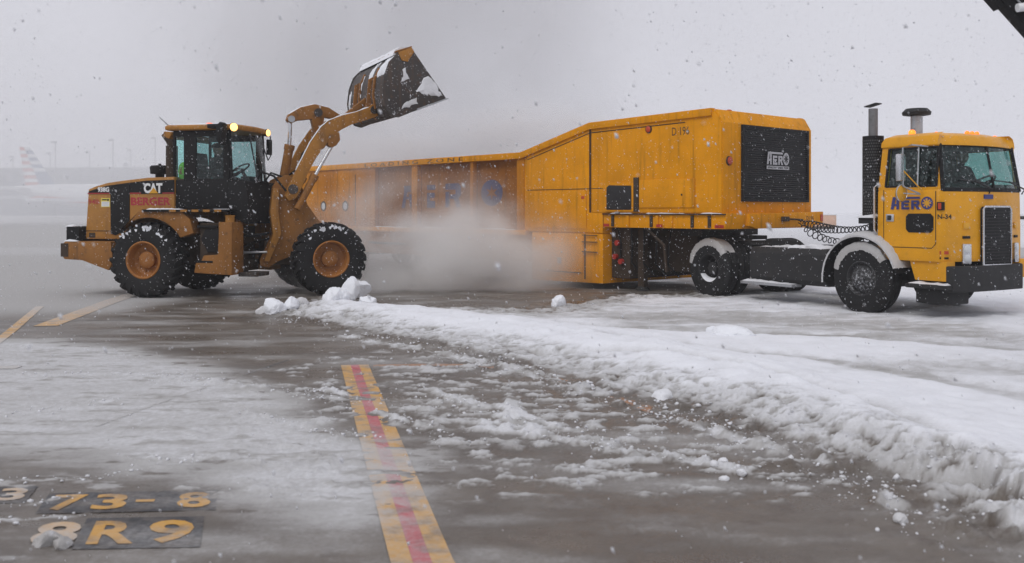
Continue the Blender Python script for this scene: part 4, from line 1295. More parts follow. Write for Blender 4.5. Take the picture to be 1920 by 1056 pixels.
# --- hopper
MB().prism([(-5.79, 1.25), (-5.79, 3.00), (-16.4, 3.0), (-16.4, 1.25)], 0.14, 0.20).build('hopper_wall', M['hopper_rust'], T)
MB().prism([(-5.79, 1.25), (-5.79, 3.00), (-16.4, 3.0), (-16.4, 1.25)], TW - 0.20, TW - 0.14).build('hopper_wall', M['hopper_rust'], T)
MB().box(-16.45, -16.40, 0.0, TW, 0.6, 3.0).build('hopper_wall', M['hopper_yellow'], T)
MB().box(-16.4, -5.79, 0.2, TW - 0.2, 1.0, 1.25).build('hopper_floor', M['grime'], T)
for x, w_ in ((-5.86, 0.26), (-7.72, 0.12), (-10.20, 0.26), (-12.30, 0.30)):
    MB().box(x - w_ / 2, x + w_ / 2, 0.0, 0.138, 1.26, 2.978).build('hopper_post', M['hopper_yellow'], T, bevel=0.012)
MB().box(-16.4, -12.46, -0.002, 0.138, 1.26, 2.978).build('hopper_flat_panel', M['hopper_yellow'], T, bevel=0.012)
MB().box(-13.2, -13.17, -0.012, -0.003, 1.30, 2.80).build('panel_joint', M['grime'], T)
for x in (-15.02, -13.74):
    ph = MB().lathe([(0.10, 0.0), (0.13, -0.02), (0.15, -0.02), (0.16, 0.0)], c=(x, -0.003, 1.87), n=20).build('porthole', M['grime'], T, smooth=True)
    MB().lathe([(0, -0.008), (0.115, -0.008)], c=(x, -0.003, 1.87), n=20).build('porthole_pane', M['lens'], ph)
MB().box(-16.45, -5.60, -0.06, 0.16, 1.14, 1.26).build('hopper_rail', M['melter_yellow'], T, bevel=0.012)
MB().prism([(0.02, 1.14), (0.30, 0.50), (0.36, 0.50), (0.10, 1.14)], -16.4, -5.50, 'x').build('lower_skirt', M['hopper_yellow'], T, bevel=0.006)
for x in (-7.8, -10.3, -12.4, -14.2):
    MB().prism([(-0.01, 1.13), (0.27, 0.48), (0.33, 0.48), (0.06, 1.13)], x - 0.06, x + 0.06, 'x').build('skirt_rib', M['hopper_yellow'], T, bevel=0.006)
MB().tube([(-12.6, 0.12, 0.80), (-10.8, 0.12, 0.80)], 0.03, 8).build('grab_pipe', M['grime'], T, smooth=True)
for k, (xa, xb) in enumerate(((-15.8, -14.4), (-12.1, -10.6), (-9.8, -8.9), (-7.4, -6.1))):
    snow_strip('snow_cover', [(xa, 0.03, 1.26), (xb, 0.03, 1.26)], 0.14, 0.03, M['snow_thin'], T, 60 + k)
for k, (xa, xb) in enumerate(((-2.9, -2.3), (-1.9, -0.9), (-0.5, 0.0))):
    snow_strip('snow_cover', [(xa, -0.026, 1.66), (xb, -0.026, 1.66)], 0.045, 0.014, M['snow_thin'], T, 70 + k)
lettering('rim_lettering', 'L O A D I N G   Z O N E', (-12.6, -0.054, 2.995), lx, ux, 4.6, 0.10, M['black_letter'], T)
# painted letters on the hopper side, one letter per bay
bl = M['blue_faded']
ym = 0.136
def slab(name, plist, x, z, w, h):
    polys(name, [[(a * w, b * h) for a, b in p] for p in plist], (x, ym, z), lx, ux, bl, T)
slab('letter_a', [[(0.2, 1), (0.75, 1), (0.75, 0.72), (0.5, 0.72), (0.42, 0.6), (0.28, 0), (0, 0), (0.22, 0.7)], [(0.60, 0.62), (0.85, 0.62), (1, 0), (0.72, 0)], [(0.4, 0.5), (0.6, 0.5), (0.6, 0.4), (0.4, 0.4)]], -11.00, 1.80, 0.58, 0.62)
slab('letter_e', [[(0, 1), (0.8, 1), (0.8, 0.78), (0, 0.78)], [(0, 0.66), (0.75, 0.66), (0.75, 0.44), (0.3, 0.44), (0.3, 0.30), (0.8, 0.30), (0.8, 0), (0, 0)]], -9.80, 1.80, 0.46, 0.62)
slab('letter_r', [[(0, 1), (0.85, 1), (1, 0.85), (1, 0.5), (0.85, 0.38), (1, 0), (0.7, 0), (0.55, 0.36), (0.3, 0.36), (0.3, 0.52), (0.66, 0.55), (0.66, 0.74), (0, 0.74)], [(0, 0.66), (0.28, 0.66), (0.28, 0), (0, 0)]], -8.98, 1.81, 0.66, 0.63)
slab('letter_o', [[(0.5 + 0.5 * math.cos(k * math.pi / 12), 0.5 + 0.5 * math.sin(k * math.pi / 12)) for k in range(24)]], -7.50, 1.84, 0.84, 0.66)
slab('letter_o_star', [[(0.5 + 0.3 * math.cos(k * math.pi / 6) * (1 if k % 2 else .35), 0.5 + 0.3 * math.sin(k * math.pi / 6) * (1 if k % 2 else .35)) for k in range(12)]], -7.50, 1.84, 0.84, 0.66)
bpy.data.objects['letter_o_star'].data.materials[0] = M['hopper_rust']
bpy.data.objects['letter_o_star'].location = (0, -0.002, 0)


def truck_wheel(parent, x, y, side, rad=0.52, hw=0.14, front=True, mat='rubber_frost', rz=0):
    w = empty('wheel', (x, y, rad - 0.004), rz, parent)
    prof = [(0.29, -hw * .9), (0.36, -hw * 1.0), (rad - 0.09, -hw * 1.05), (rad - 0.03, -hw * .92), (rad, -hw * .72), (rad - 0.012, -hw * .70), (rad - 0.012, -hw * .62), (rad, -hw * .60), (rad, -hw * .22), (rad - .012, -hw * .2), (rad - .012, -hw * .14), (rad, -hw * .12), (rad, hw * .12), (rad - .012, hw * .14), (rad - .012, hw * .2), (rad, hw * .22), (rad, hw * .72), (rad - 0.03, hw * .92), (rad - 0.09, hw * 1.05), (0.36, hw * 1.0), (0.29, hw * .9)]
    MB().lathe(prof, n=56).build('tyre', M[mat], w, smooth=True)
    o = side
    if front:
        p = [(0.295, o * hw * .9), (0.28, o * hw * .98), (0.265, o * hw * .9), (0.25, o * hw * .55), (0.22, o * hw * .62), (0.16, o * hw * 1.05), (0.11, o * hw * 1.1), (0.10, o * hw * 1.5), (0.05, o * hw * 1.6), (0, o * hw * 1.6)]
    else:
        p = [(0.295, o * hw * .9), (0.28, o * hw * .98), (0.268, o * hw * .9), (0.262, o * hw * .2), (0.25, -o * hw * .5), (0.16, -o * hw * .55), (0.13, -o * hw * .4), (0.12, o * hw * .3), (0.06, o * hw * .45), (0, o * hw * .45)]
    m = MB().lathe(p, n=40)
    for k in range(10):
        a = 2 * math.pi * k / 10
        yy = o * hw * (0.72 if front else -0.4)
        m.lathe([(0.018, yy - o * .02), (0.018, yy + o * .03), (0, yy + o * .035)], c=(0.185 * math.cos(a), 0, 0.185 * math.sin(a)), n=6)
    m.build('rim', M['hub_frost' if front else 'chassis'], w, smooth=True)
    return w


for x in (-13.6, -14.9):
    for y, s in ((0.32, -1), (TW - 0.32, 1)):
        truck_wheel(T, x, y, s, 0.50, 0.14, False)
MB().box(-15.2, -13.3, 0.6, TW - 0.6, 0.42, 0.62).build('bogie', M['chassis'], T)

# ================================================================ tractor truck
K_ANG = math.atan2(-0.854, 0.52)
K = tag(empty('tractor_truck', (6.82, 16.6, 0), K_ANG),
        'yellow cab-over tractor truck with snow-covered wheels pulling the melter', 'truck')
# plan outline of the cab: right rear corner, along the right side, round the front, back along the left
def cab_ring(z, inset=0.0, fwd=0.0, back=0.0):
    hw = 1.12 - inset
    pts = [(0.28 + back, -hw), (0.42 + back, -hw), (0.95, -hw), (1.34, -hw)]
    for a in (20, 45, 70):
        pts.append((1.34 + (0.13 + fwd) * math.sin(R(a)), -hw + 0.16 * (1 - math.cos(R(a)))))
    ys = np.linspace(-hw + 0.16, hw - 0.16, 9)
    for y in ys:
        pts.append((1.47 + fwd + 0.15 * (1 - (y / (hw - 0.16)) ** 2), y))
    for a in (70, 45, 20):
        pts.append((1.34 + (0.13 + fwd) * math.sin(R(a)), hw - 0.16 * (1 - math.cos(R(a)))))
    pts += [(1.34, hw), (0.95, hw), (0.42 + back, hw), (0.28 + back, hw)]
    return [(x, y * (0.93 if y > 0 else 1), z) for x, y in pts]


MB().loft([cab_ring(0.92), cab_ring(1.0), cab_ring(1.5), cab_ring(2.02, 0.01, -0.01), cab_ring(2.06, 0.03, -0.03)], True, True).build('cab_body', M['truck_yellow'], K, bevel=0.012)
lo, hi = cab_ring(2.055, 0.02, -0.02), cab_ring(2.76, 0.09, -0.16, 0.03)
nn = len(lo)
# greenhouse wall panels: indices between which a pane sits stay open
panes = {'side_window': [(1, 3), (nn - 4, nn - 2)], 'windshield': [(5, 11), (11, nn - 6)], 'rear_window': []}


def lerp3(a, b, t_):
    return tuple(a[i] + (b[i] - a[i]) * t_ for i in range(3))


def strip(i0, i1, z0=0.0, z1=1.0, off_=0.0):
    out = []
    for i in range(i0, i1 + 1):
        a, b = lerp3(lo[i % nn], hi[i % nn], z0), lerp3(lo[i % nn], hi[i % nn], z1)
        c = Vector((0.75, 0, 0))
        def sh(p):
            d = Vector((p[0] - c.x, p[1], 0)).normalized() * off_
            return (p[0] + d.x, p[1] + d.y, p[2])
        out.append((sh(a), sh(b)))
    return out


def wall(name, i0, i1, mat, z0=0.0, z1=1.0, th=0.045, off_=0.0, bevel=0.0):
    o_, n_ = strip(i0, i1, z0, z1, off_), strip(i0, i1, z0, z1, off_ - th)
    rings = [[a[0], a[1], b[1], b[0]] for a, b in zip(o_, n_)]
    return MB().loft(rings, True, True).build(name, mat, K, bevel=bevel)


wall('corner_post', 0, 1, M['truck_yellow'])
wall('corner_post', 3, 5, M['truck_yellow'])
wall('corner_post', nn - 6, nn - 4, M['truck_yellow'])
wall('corner_post', nn - 2, nn - 1, M['truck_yellow'])
wall('cab_rear_wall', nn - 1, nn, M['truck_yellow'], 0.0, 1.0, 0.02)
wall('rear_lining', nn - 1, nn, M['interior'], 0.0, 1.0, 0.02, -0.03)
MB().loft([[(x * 0.96, y * 0.96, z) for x, y, z in cab_ring(2.72, 0.10, -0.17, 0.06)], [(x * 0.96, y * 0.96, z) for x, y, z in cab_ring(2.74, 0.10, -0.17, 0.06)]], True, True).build('headliner', M['interior'], K)
for i0, i1 in ((1, 3), (nn - 4, nn - 2)):
    wall('window_sill', i0, i1, M['truck_yellow'], 0.0, 0.07)
    wall('window_header', i0, i1, M['truck_yellow'], 0.93, 1.0)
    wall('side_window', i0, i1, M['truck_glass'], 0.06, 0.94, 0.006, -0.02)
for i0, i1 in ((5, 11), (11, nn - 6)):
    wall('windshield_gasket', i0, i1, M['black'], -0.06, 0.03, 0.04, 0.006)
    wall('windshield_gasket', i0, i1, M['black'], 0.96, 1.0, 0.04, 0.004)
    wall('windshield', i0, i1, M['truck_glass'], 0.03, 0.96, 0.006, -0.01)
for i in (5, 11, nn - 6):
    s_ = strip(i, i, -0.04, 1.0, 0.0)[0]
    MB().tube([s_[0], s_[1]], 0.030 if i != 11 else 0.02, 8).build('windshield_gasket', M['black'], K)
# black side-window gaskets (near side) and vent bar
for i0, i1 in ((1, 3),):
    for za, zb in ((0.045, 0.085), (0.915, 0.955)):
        wall('window_gasket', i0, i1, M['black'], za, zb, 0.03, 0.006)
for t_, n_ in ((0.015, 1), (0.985, 3), ):
    s_ = strip(n_, n_, 0.06, 0.94, 0.004)[0]
    MB().tube([s_[0], s_[1]], 0.020, 6).build('window_gasket', M['black'], K)
sa, sb = strip(2, 2, 0.06, 0.94, 0.004)[0], strip(3, 3, 0.06, 0.94, 0.004)[0]
MB().tube([lerp3(sa[0], sb[0], 0.15), lerp3(sa[1], sb[1], 0.10)], 0.014, 6).build('vent_bar', M['steel'], K)
# roof
MB().loft([cab_ring(2.745, 0.06, -0.13, 0.02), cab_ring(2.82, 0.07, -0.15, 0.02), cab_ring(2.90, 0.11, -0.20, 0.06), cab_ring(2.95, 0.22, -0.32, 0.18)], True, True).build('cab_roof', M['truck_yellow'], K, bevel=0.02)
# door seams, lower window, handle, emblem
ys_ = -1.122
def seam(pts, name='door_seam'):
    m = MB()
    m.tube([(x, ys_ - 0.001, z) for x, z in pts], 0.006, 5)
    return m.build(name, M['grime'], K)
seam([(0.40, 2.05), (0.40, 1.20), (0.46, 1.13), (1.28, 1.13), (1.345, 1.20)])
MB().tube([(1.345, -1.122, 1.2), (1.345, -1.122, 2.02)], 0.006, 5).build('door_seam', M['grime'], K)
lwp = [(0.82, 1.42), (0.87, 1.37), (1.26, 1.37), (1.31, 1.42), (1.31, 1.62), (1.26, 1.67), (0.87, 1.67), (0.82, 1.62)]
MB().prism(lwp, ys_ - 0.012, ys_ - 0.001).build('lower_window', M['black'], K, bevel=0.006)
dh = MB().box(0.45, 0.60, ys_ - 0.014, ys_ - 0.001, 1.54, 1.66).build('door_handle', M['chrome'], K, bevel=0.006)
MB().box(0.49, 0.55, ys_ - 0.03, ys_ - 0.0145, 1.56, 1.64).build('latch', M['black_clean'], dh, bevel=0.004)
aero((0.54, ys_ - 0.003, 1.735), lx, ux, 0.76, 0.20, M['blue_letter'], K, M['logo_yellow'])
# lamps and markings at the front corner
def corner_pt(k, z, out_=0.004):
    p = cab_ring(z)[k]
    return p
MB().box(1.365, 1.455, -1.125, -1.05, 1.72, 1.85).build('turn_signal', M['black'], K, bevel=0.006)
MB().box(1.39, 1.445, -1.132, -1.126, 1.735, 1.835).build('turn_lens', M['red_reflector'], K, bevel=0.004)
lettering('number_lettering', 'N-34', (1.375, -1.119, 1.585), (0.80, 0.60, 0), ux, 0.20, 0.075, M['black_letter'], K, bold=0.03)
MB().prism([(1.40, -1.105), (1.485, -1.00), (1.465, -0.98), (1.385, -1.08)], 1.04, 1.09, 'z').build('side_marker', M['red_reflector'], K)
MB().prism([(1.40, -1.105), (1.485, -1.00), (1.465, -0.98), (1.385, -1.08)], 0.965, 0.995, 'z').build('side_badge', M['black'], K)
def front_x(y):
    return 1.47 + 0.15 * (1 - (y / 0.96) ** 2)
for yy in (-0.66, 0.66):
    a = R(14) * (-1 if yy < 0 else 1)
    hl = MB().box(-0.01, 0.03, -0.085, 0.085, -0.16, 0.16).build('headlight', M['chrome'], K, bevel=0.02, loc=(front_x(yy) + 0.002, yy, 1.04), rz=a)
    for zz in (-0.075, 0.075):
        MB().lathe([(0.068, 0.028), (0.05, 0.038), (0, 0.042)], c=(0.004, 0, zz), n=16, axis='x').build('headlight_lens', M['lens'], hl, smooth=True)
    MB().box(-0.01, 0.02, -0.06, 0.06, -0.05, 0.05).build('parking_lamp', M['logo_yellow'], K, bevel=0.01, loc=(front_x(yy) + 0.002, yy, 1.48), rz=a)
    MB().box(-0.005, 0.012, -0.07, 0.07, -0.02, 0.02).build('badge', M['black'], K, loc=(front_x(yy) + 0.004, yy, 1.30), rz=a)
# grille
gf = MB()
x0 = 1.600
gf.prism([(-0.37, 0.86), (0.37, 0.86), (0.37, 1.74), (0.33, 1.78), (-0.33, 1.78), (-0.37, 1.74)], x0, x0 + 0.05, 'x')
gr = gf.build('grille', M['black'], K, bevel=0.008)
MB().tube([(x0 + 0.055, y, z) for y, z in ((-0.37, 0.86), (0.37, 0.86), (0.37, 1.74), (0.33, 1.78), (-0.33, 1.78), (-0.37, 1.74), (-0.37, 0.86))], 0.016, 6).build('grille_trim', M['chrome'], gr, smooth=True)
sl = None
for k in range(18):
    z = 0.91 + k * 0.049
    if sl is None: sl = MB().box(x0 + 0.051, x0 + 0.060, -0.335, 0.335, -0.010, 0.010).build('grille_bar', M['chassis'], gr, loc=(0, 0, z))
    else:
        c2 = sl.copy(); C.objects.link(c2); c2.location = (0, 0, z)
MB().box(1.60, 1.622, -0.28, -0.06, 1.90, 1.97).build('maker_badge', M['blue_letter'], K)
# wipers
for s, y0, y1 in ((1, -0.15, -0.75), (1, 0.75, 0.15)):
    MB().tube([(1.60, y0, 1.98), (1.64, y0 + 0.02, 2.06), (1.57, (y0 + y1) / 2, 2.18)], 0.012, 6).tube([(1.56, y0 - 0.05, 2.16), (1.50, y1, 2.20)], 0.012, 6).build('wiper', M['black_clean'], K)
# lower skirt, bumper, step
MB().prism([(0.95, 0.62), (1.50, 0.62), (1.50, 0.925), (0.85, 0.925)], -1.08, -0.86).build('skirt', M['truck_yellow'], K, bevel=0.01)
MB().prism([(0.95, 0.62), (1.50, 0.62), (1.50, 0.925), (0.85, 0.925)], 0.86, 1.08).build('skirt', M['truck_yellow'], K, bevel=0.01)
MB().prism([(1.50, -1.10), (1.62, -1.08), (1.71, -0.85), (1.73, 0.0), (1.70, 0.62), (1.58, 0.80), (1.48, 0.82), (1.48, 0.72), (1.60, 0.5), (1.60, -0.7), (1.50, -1.0)], 0.46, 0.86, 'z').build('bumper', M['chassis'], K, bevel=0.02)
MB().box(0.85, 1.60, -1.20, -0.88, 0.50, 0.57).build('cab_step', M['chassis'], K, bevel=0.02)
snow_strip('snow_cover', [(0.88, -1.04, 0.57), (1.58, -1.04, 0.57)], 0.30, 0.05, M['snow_thin'], K, 31)
MB().box(0.9, 1.5, -1.0, -0.5, 0.25, 0.5).build('step_hanger', M['chassis'], K, bevel=0.03)
MB().box(0.3, 1.45, -0.7, 0.7, 0.55, 0.93).build('engine_block', M['chassis'], K, bevel=0.03)
# roof lamps
for y in (-0.78, -0.13, 0.0, 0.13, 0.78):
    xx = 1.22 - (0.10 if abs(y) > .5 else 0.0)
    mk = MB().lathe([(0.045, 0), (0.045, 0.02), (0, 0.022)], c=(xx, y, 2.925 - (0.035 if abs(y) > .5 else 0)), n=12, axis='z').build('marker_base', M['grime'], K)
    MB().lathe([(0.036, 0.02), (0.036, 0.055), (0.02, 0.075), (0, 0.078)], c=(xx, y, 2.925 - (0.035 if abs(y) > .5 else 0)), n=12, axis='z').build('marker_light', M['amber'], mk, smooth=True)
bb = MB().lathe([(0.085, 0), (0.085, 0.03), (0, 0.03)], c=(0.62, -0.70, 2.93), n=16, axis='z').build('beacon_base', M['black'], K)
MB().lathe([(0.055, 0.03), (0.056, 0.075), (0.035, 0.105), (0, 0.11)], c=(0.62, -0.70, 2.93), n=16, axis='z').build('beacon', M['amber_beacon'], bb, smooth=True)
# mirrors
ma = MB().tube([(1.18, -1.08, 2.72), (1.10, -1.36, 2.74), (0.98, -1.42, 2.70), (0.98, -1.42, 2.10), (1.12, -1.20, 1.98)], 0.014, 6).build('mirror_arm', M['steel'], K, smooth=True)
mr = MB().box(0.93, 0.99, -1.53, -1.36, 2.18, 2.60).build('side_mirror', M['chrome'], K, bevel=0.01)
MB().box(0.925, 0.93, -1.515, -1.375, 2.20, 2.58).build('mirror_face', M['mirror'], mr)
rm = MB().lathe([(0, 0.02), (0.10, 0.012), (0.125, 0.0), (0.13, -0.015), (0.11, -0.05), (0, -0.08)], c=(0.96, -1.42, 1.99), n=24, axis='x').build('round_mirror', M['logo_yellow'], K, smooth=True)
MB().lathe([(0.118, -0.01), (0.128, 0.008), (0.138, 0.0), (0.128, -0.018)], c=(0.96, -1.42, 1.99), n=24, axis='x', closed=True).build('mirror_rim', M['chrome'], rm, smooth=True)
MB().tube([(0.96, -1.42, 1.99), (1.12, -1.18, 1.97)], 0.011, 6).build('mirror_arm', M['steel'], K)
MB().tube([(0.98, -1.42, 2.35), (1.14, -1.15, 2.02)], 0.010, 6).build('mirror_arm', M['logo_yellow'], K)
MB().tube([(0.27, -1.14, 1.35), (0.26, -1.18, 1.4), (0.26, -1.18, 2.1), (0.29, -1.12, 2.16)], 0.016, 6).build('grab_rail', M['chrome'], K, smooth=True)
# exhaust muffler with perforated guard, and mushroom air intake
ex = MB().tube([(0.06, -0.95, 1.62), (0.06, -0.95, 2.96)], 0.17, 24).build('muffler', M['black'], K, smooth=True)
MB().tube([(0.06, -0.95, 2.96), (0.06, -0.95, 3.42)], 0.075, 16).build('exhaust_pipe', M['muffler_pipe'], ex, smooth=True)
MB().prism([(-0.06, 3.45), (0.17, 3.49), (0.17, 3.51), (-0.06, 3.47)], -1.03, -0.87).build('rain_cap', M['chassis'], ex, bevel=0.004)
hole = MB()
for j in range(26):
    for i in range(30):
        a = 2 * math.pi * (i + 0.5 * (j % 2)) / 30
        z = 1.68 + j * 0.048
        p = Vector((0.06 + 0.172 * math.cos(a), -0.95 + 0.172 * math.sin(a), z))
        tt = Vector((-math.sin(a), math.cos(a), 0))
        uu = Vector((0, 0, 1))
        q = [p + tt * 0.010 - uu * 0.012, p + tt * 0.010 + uu * 0.012, p - tt * 0.010 + uu * 0.012, p - tt * 0.010 - uu * 0.012]
        hole.add(q, [(0, 1, 2, 3)])
tag(hole.build('guard_perforation', M['grille_dark'], ex), kind='stuff')
MB().tube([(0.06, -0.95, 1.0), (0.06, -0.95, 1.62)], 0.07, 12).box(-0.1, 0.25, -1.12, -0.8, 1.50, 1.62).build('muffler_bracket', M['chassis'], K)
snow_strip('snow_cover', [(-0.12, -1.0, 1.60), (0.25, -1.0, 1.60)], 0.3, 0.06, M['snow_thin'], K, 41)
ip = MB().tube([(0.02, 0.25, 1.5), (0.02, 0.25, 3.42)], 0.10, 18).build('air_intake', M['steel'], K, smooth=True)
MB().lathe([(0.11, 3.36), (0.23, 3.38), (0.24, 3.43), (0.18, 3.49), (0, 3.50)], c=(0.02, 0.25, 0), n=22, axis='z').build('intake_cap', M['chassis'], ip, smooth=True)
# chassis rails, tank, battery box, fifth wheel
MB().box(-4.3, 1.3, -0.46, -0.36, 0.60, 0.86).build('frame_rail', M['chassis'], K, bevel=0.01)
MB().box(-4.3, 1.3, 0.36, 0.46, 0.60, 0.86).build('frame_rail', M['chassis'], K, bevel=0.01)
tnk = MB().prism([(-0.47, 0.38), (-1.02, 0.38), (-1.12, 0.48), (-1.12, 0.94), (-1.04, 1.04), (-0.47, 1.04)], -2.6, -0.80, 'x').build('fuel_tank', M['chassis'], K, bevel=0.02)
MB().box(-2.72, -1.45, -1.24, -0.98, 0.34, 0.39).build('tank_step', M['steel'], K, bevel=0.01)
snow_strip('snow_cover', [(-2.7, -1.12, 0.39), (-1.5, -1.12, 0.39)], 0.22, 0.03, M['snow_thin'], K, 43)
snow_strip('snow_cover', [(-1.75, -0.80, 1.03), (-0.95, -0.80, 1.03)], 0.55, 0.08, M['snow_thin'], K, 44)
snow_strip('snow_cover', [(-2.5, -0.80, 1.03), (-1.9, -0.8, 1.03)], 0.35, 0.04, M['snow_grey'], K, 45)
MB().prism([(0.47, 0.38), (1.02, 0.38), (1.12, 0.48), (1.12, 0.94), (1.04, 1.04), (0.47, 1.04)], -2.6, -0.80, 'x').build('fuel_tank', M['chassis'], K, bevel=0.02)
MB().prism([(-4.1, 1.02), (-3.9, 1.10), (-3.3, 1.12), (-3.1, 1.05), (-3.3, 0.86), (-4.0, 0.86)], -0.5, 0.5).box(-3.9, -3.3, -0.42, 0.42, 0.70, 0.87).build('fifth_wheel', M['chassis'], K, bevel=0.02)
MB().box(-3.8, -3.5, -0.9, 0.9, 0.44, 0.60).box(-0.12, 0.12, -0.9, 0.9, 0.42, 0.56).build('axle', M['chassis'], K, bevel=0.03)
MB().box(-2.95, -2.75, -0.35, 0.35, 0.7, 1.15).build('crossmember', M['chassis'], K, bevel=0.02)
MB().box(-1.0, -0.5, -0.355, 0.355, 0.80, 1.12).build('battery_tray', M['chassis'], K, bevel=0.02)
# front fender arch with snow on it
fa = arc(0.0, 0.56, 0.755, 12, 186, 22)
fb_ = arc(0.0, 0.56, 0.71, 12, 186, 22)
MB().prism(fa + fb_[::-1], -1.24, -0.80).build('fender', M['black'], K, bevel=0.008)
MB().prism(fa + fb_[::-1], 0.80, 1.24).build('fender', M['black'], K, bevel=0.008)
rr = random.Random(9)
rings = []
for i, a in enumerate(np.linspace(18, 186, 60)):
    th = 0.06 * max(0.18, math.sin(R(a + 6))) * rr.uniform(0.7, 1.15)
    c_, s_ = math.cos(R(a)), math.sin(R(a))
    row = []
    for (yy, rr0) in ((-1.27, 0.72), (-1.275, 0.75), (-1.20, 0.757 + th * .8), (-1.02, 0.757 + th), (-0.84, 0.757 + th * .8), (-0.80, 0.756)):
        row.append((0.0 + rr0 * c_, yy + rr.uniform(-.006, .006), 0.56 + rr0 * s_))
    rings.append(row)
MB().loft(rings, False, False).build('snow_cover', M['fender_snow'], K, smooth=True)
# wheels
WF = [truck_wheel(K, 0.0, -1.03, -1, 0.59, 0.16, True), truck_wheel(K, 0.0, 1.03, 1, 0.59, 0.16, True)]
truck_wheel(K, -3.65, -1.04, -1, 0.575, 0.15, False)
truck_wheel(K, -3.65, -0.70, -1, 0.575, 0.14, True)
truck_wheel(K, -3.65, 1.04, 1, 0.575, 0.15, False)
truck_wheel(K, -3.65, 0.70, 1, 0.575, 0.14, True)


def tyre_snow(parent, x, y, z, rad, hw, a0, a1, side, seed, mat):
    """snow caked on the upper tread and shoulder"""
    rr = random.Random(seed)
    rings = []
    for a in np.linspace(a0, a1, 40):
        e = sstep(0, 1, min(a - a0, a1 - a) / 18.0)
        c_, s_ = math.cos(R(a)), math.sin(R(a))
        th = 0.03 * float(e) * rr.uniform(0.5, 1.2)
        row = []
        for yy, r0 in ((side * hw * 1.09, rad - 0.12 + rr.uniform(-.01, .01)), (side * hw * 1.16, rad - 0.06), (side * hw * .95, rad - 0.008 + th), (0, rad + th), (-side * hw * .8, rad + th * .4)):
            row.append((x + r0 * c_, y + yy if e > 0.05 else y + yy * 0.98, z + r0 * s_))
        rings.append(row)
    return MB().loft(rings, False, False).build('snow_cover', mat, parent, smooth=True)


tyre_snow(K, 0.0, -1.03, 0.586, 0.59, 0.16, 35, 165, -1, 3, M['slush_dirty'])
tyre_snow(K, -3.65, -1.04, 0.571, 0.575, 0.15, 35, 170, -1, 4, M['slush_dirty'])
# crescent of snow lying in the rear rim
cr = []
for a in np.linspace(205, 335, 24):
    e = math.sin(math.pi * (a - 205) / 130)
    c_, s_ = math.cos(R(a)), math.sin(R(a))
    cr.append([(-3.65 + r0 * c_, yy, 0.571 + r0 * s_) for r0, yy in ((0.268, -1.172), (0.262 - 0.06 * e, -1.13), (0.262 - 0.07 * e, -1.05), (0.26, -1.04))])
MB().loft(cr, False, False).build('snow_cover', M['snow'], K, smooth=True)
# seats and dash inside the cab
for y in (-0.55, 0.55):
    MB().box(0.42, 0.85, y - 0.24, y + 0.24, 1.6, 2.1).prism([(0.36, 2.05), (0.50, 2.05), (0.44, 2.50), (0.32, 2.48)], y - 0.19, y + 0.19).build('seat', M['seat'], K, bevel=0.04)
MB().box(1.12, 1.40, -0.9, 0.9, 1.9, 2.14).build('dashboard', M['interior'], K, bevel=0.03)
sw = MB()
cc, ax1, ax2 = Vector((1.06, 0.52, 2.18)), Vector((0, 1, 0)), Vector((0.75, 0, 0.45)).normalized()
sw.tube([cc + (ax1 * math.cos(t_ * math.pi / 12) + ax2 * math.sin(t_ * math.pi / 12)) * 0.22 for t_ in range(25)], 0.018, 6, cap=False)
sw.tube([cc, cc + Vector((0.15, 0, -0.15))], 0.03, 6)
sw.build('steering_wheel', M['black_clean'], K, smooth=True)
bpy.context.view_layer.update()

# coiled air hoses between truck and trailer
KM, TM = K.matrix_world.copy(), T.matrix_world.copy()
p_a = TM @ Vector((0.22, 2.3, 1.52))
p_b = KM @ Vector((0.1, -0.55, 1.52))
for q, (lab, sag, n_t) in enumerate((('upper coiled black air hose between truck cab and melter front', 0.16, 24), ('lower sagging coiled black air hose between truck and melter', 0.34, 17))):
    a, b = p_a + Vector((0, 0, -0.05 * q)), p_b + Vector((0, 0.15 * q, -0.03 * q))
    ax = (b - a).normalized()
    s1 = ax.cross(Vector((0, 0, 1))).normalized()
    pts = []
    n = n_t * 12
    for i in range(n + 1):
        t_ = i / n
        base = a.lerp(b, t_) - Vector((0, 0, sag * 4 * t_ * (1 - t_)))
        r_ = 0.07 * min(1, 6 * t_, 6 * (1 - t_)) * (1 + 0.3 * math.sin(7 * t_ + q))
        th = 2 * math.pi * n_t * t_
        pts.append(base + (s1 * math.cos(th) + Vector((0, 0, 1)) * math.sin(th)) * r_)
    tag(MB().tube(pts, 0.011, 5).build('air_hose', M['black_clean'], None, smooth=True), lab, 'hose', 'air hoses behind the truck cab')
# ================================================================ people in the cabs
def person(name, joints, bones, radii, loc, rz, mat, label, pelvis=0):
    me = bpy.data.meshes.new(name)
    me.from_pydata(joints, bones, [])
    o = bpy.data.objects.new(name, me)
    C.objects.link(o)
    sk = o.modifiers.new('skin', 'SKIN')
    sk.use_smooth_shade = True
    for i, v in enumerate(me.skin_vertices[0].data):
        r_ = radii[i]
        v.radius = r_ if isinstance(r_, tuple) else (r_, r_)
        v.use_root = (i == pelvis)
    o.modifiers.new('sub', 'SUBSURF').levels = 2
    dg = bpy.context.evaluated_depsgraph_get()
    m2 = bpy.data.meshes.new_from_object(o.evaluated_get(dg))
    o.modifiers.clear()
    o.data = m2
    m2.materials.clear()
    m2.materials.append(mat)
    o.location = loc
    o.rotation_euler = (0, 0, rz)
    return tag(o, label, 'person')


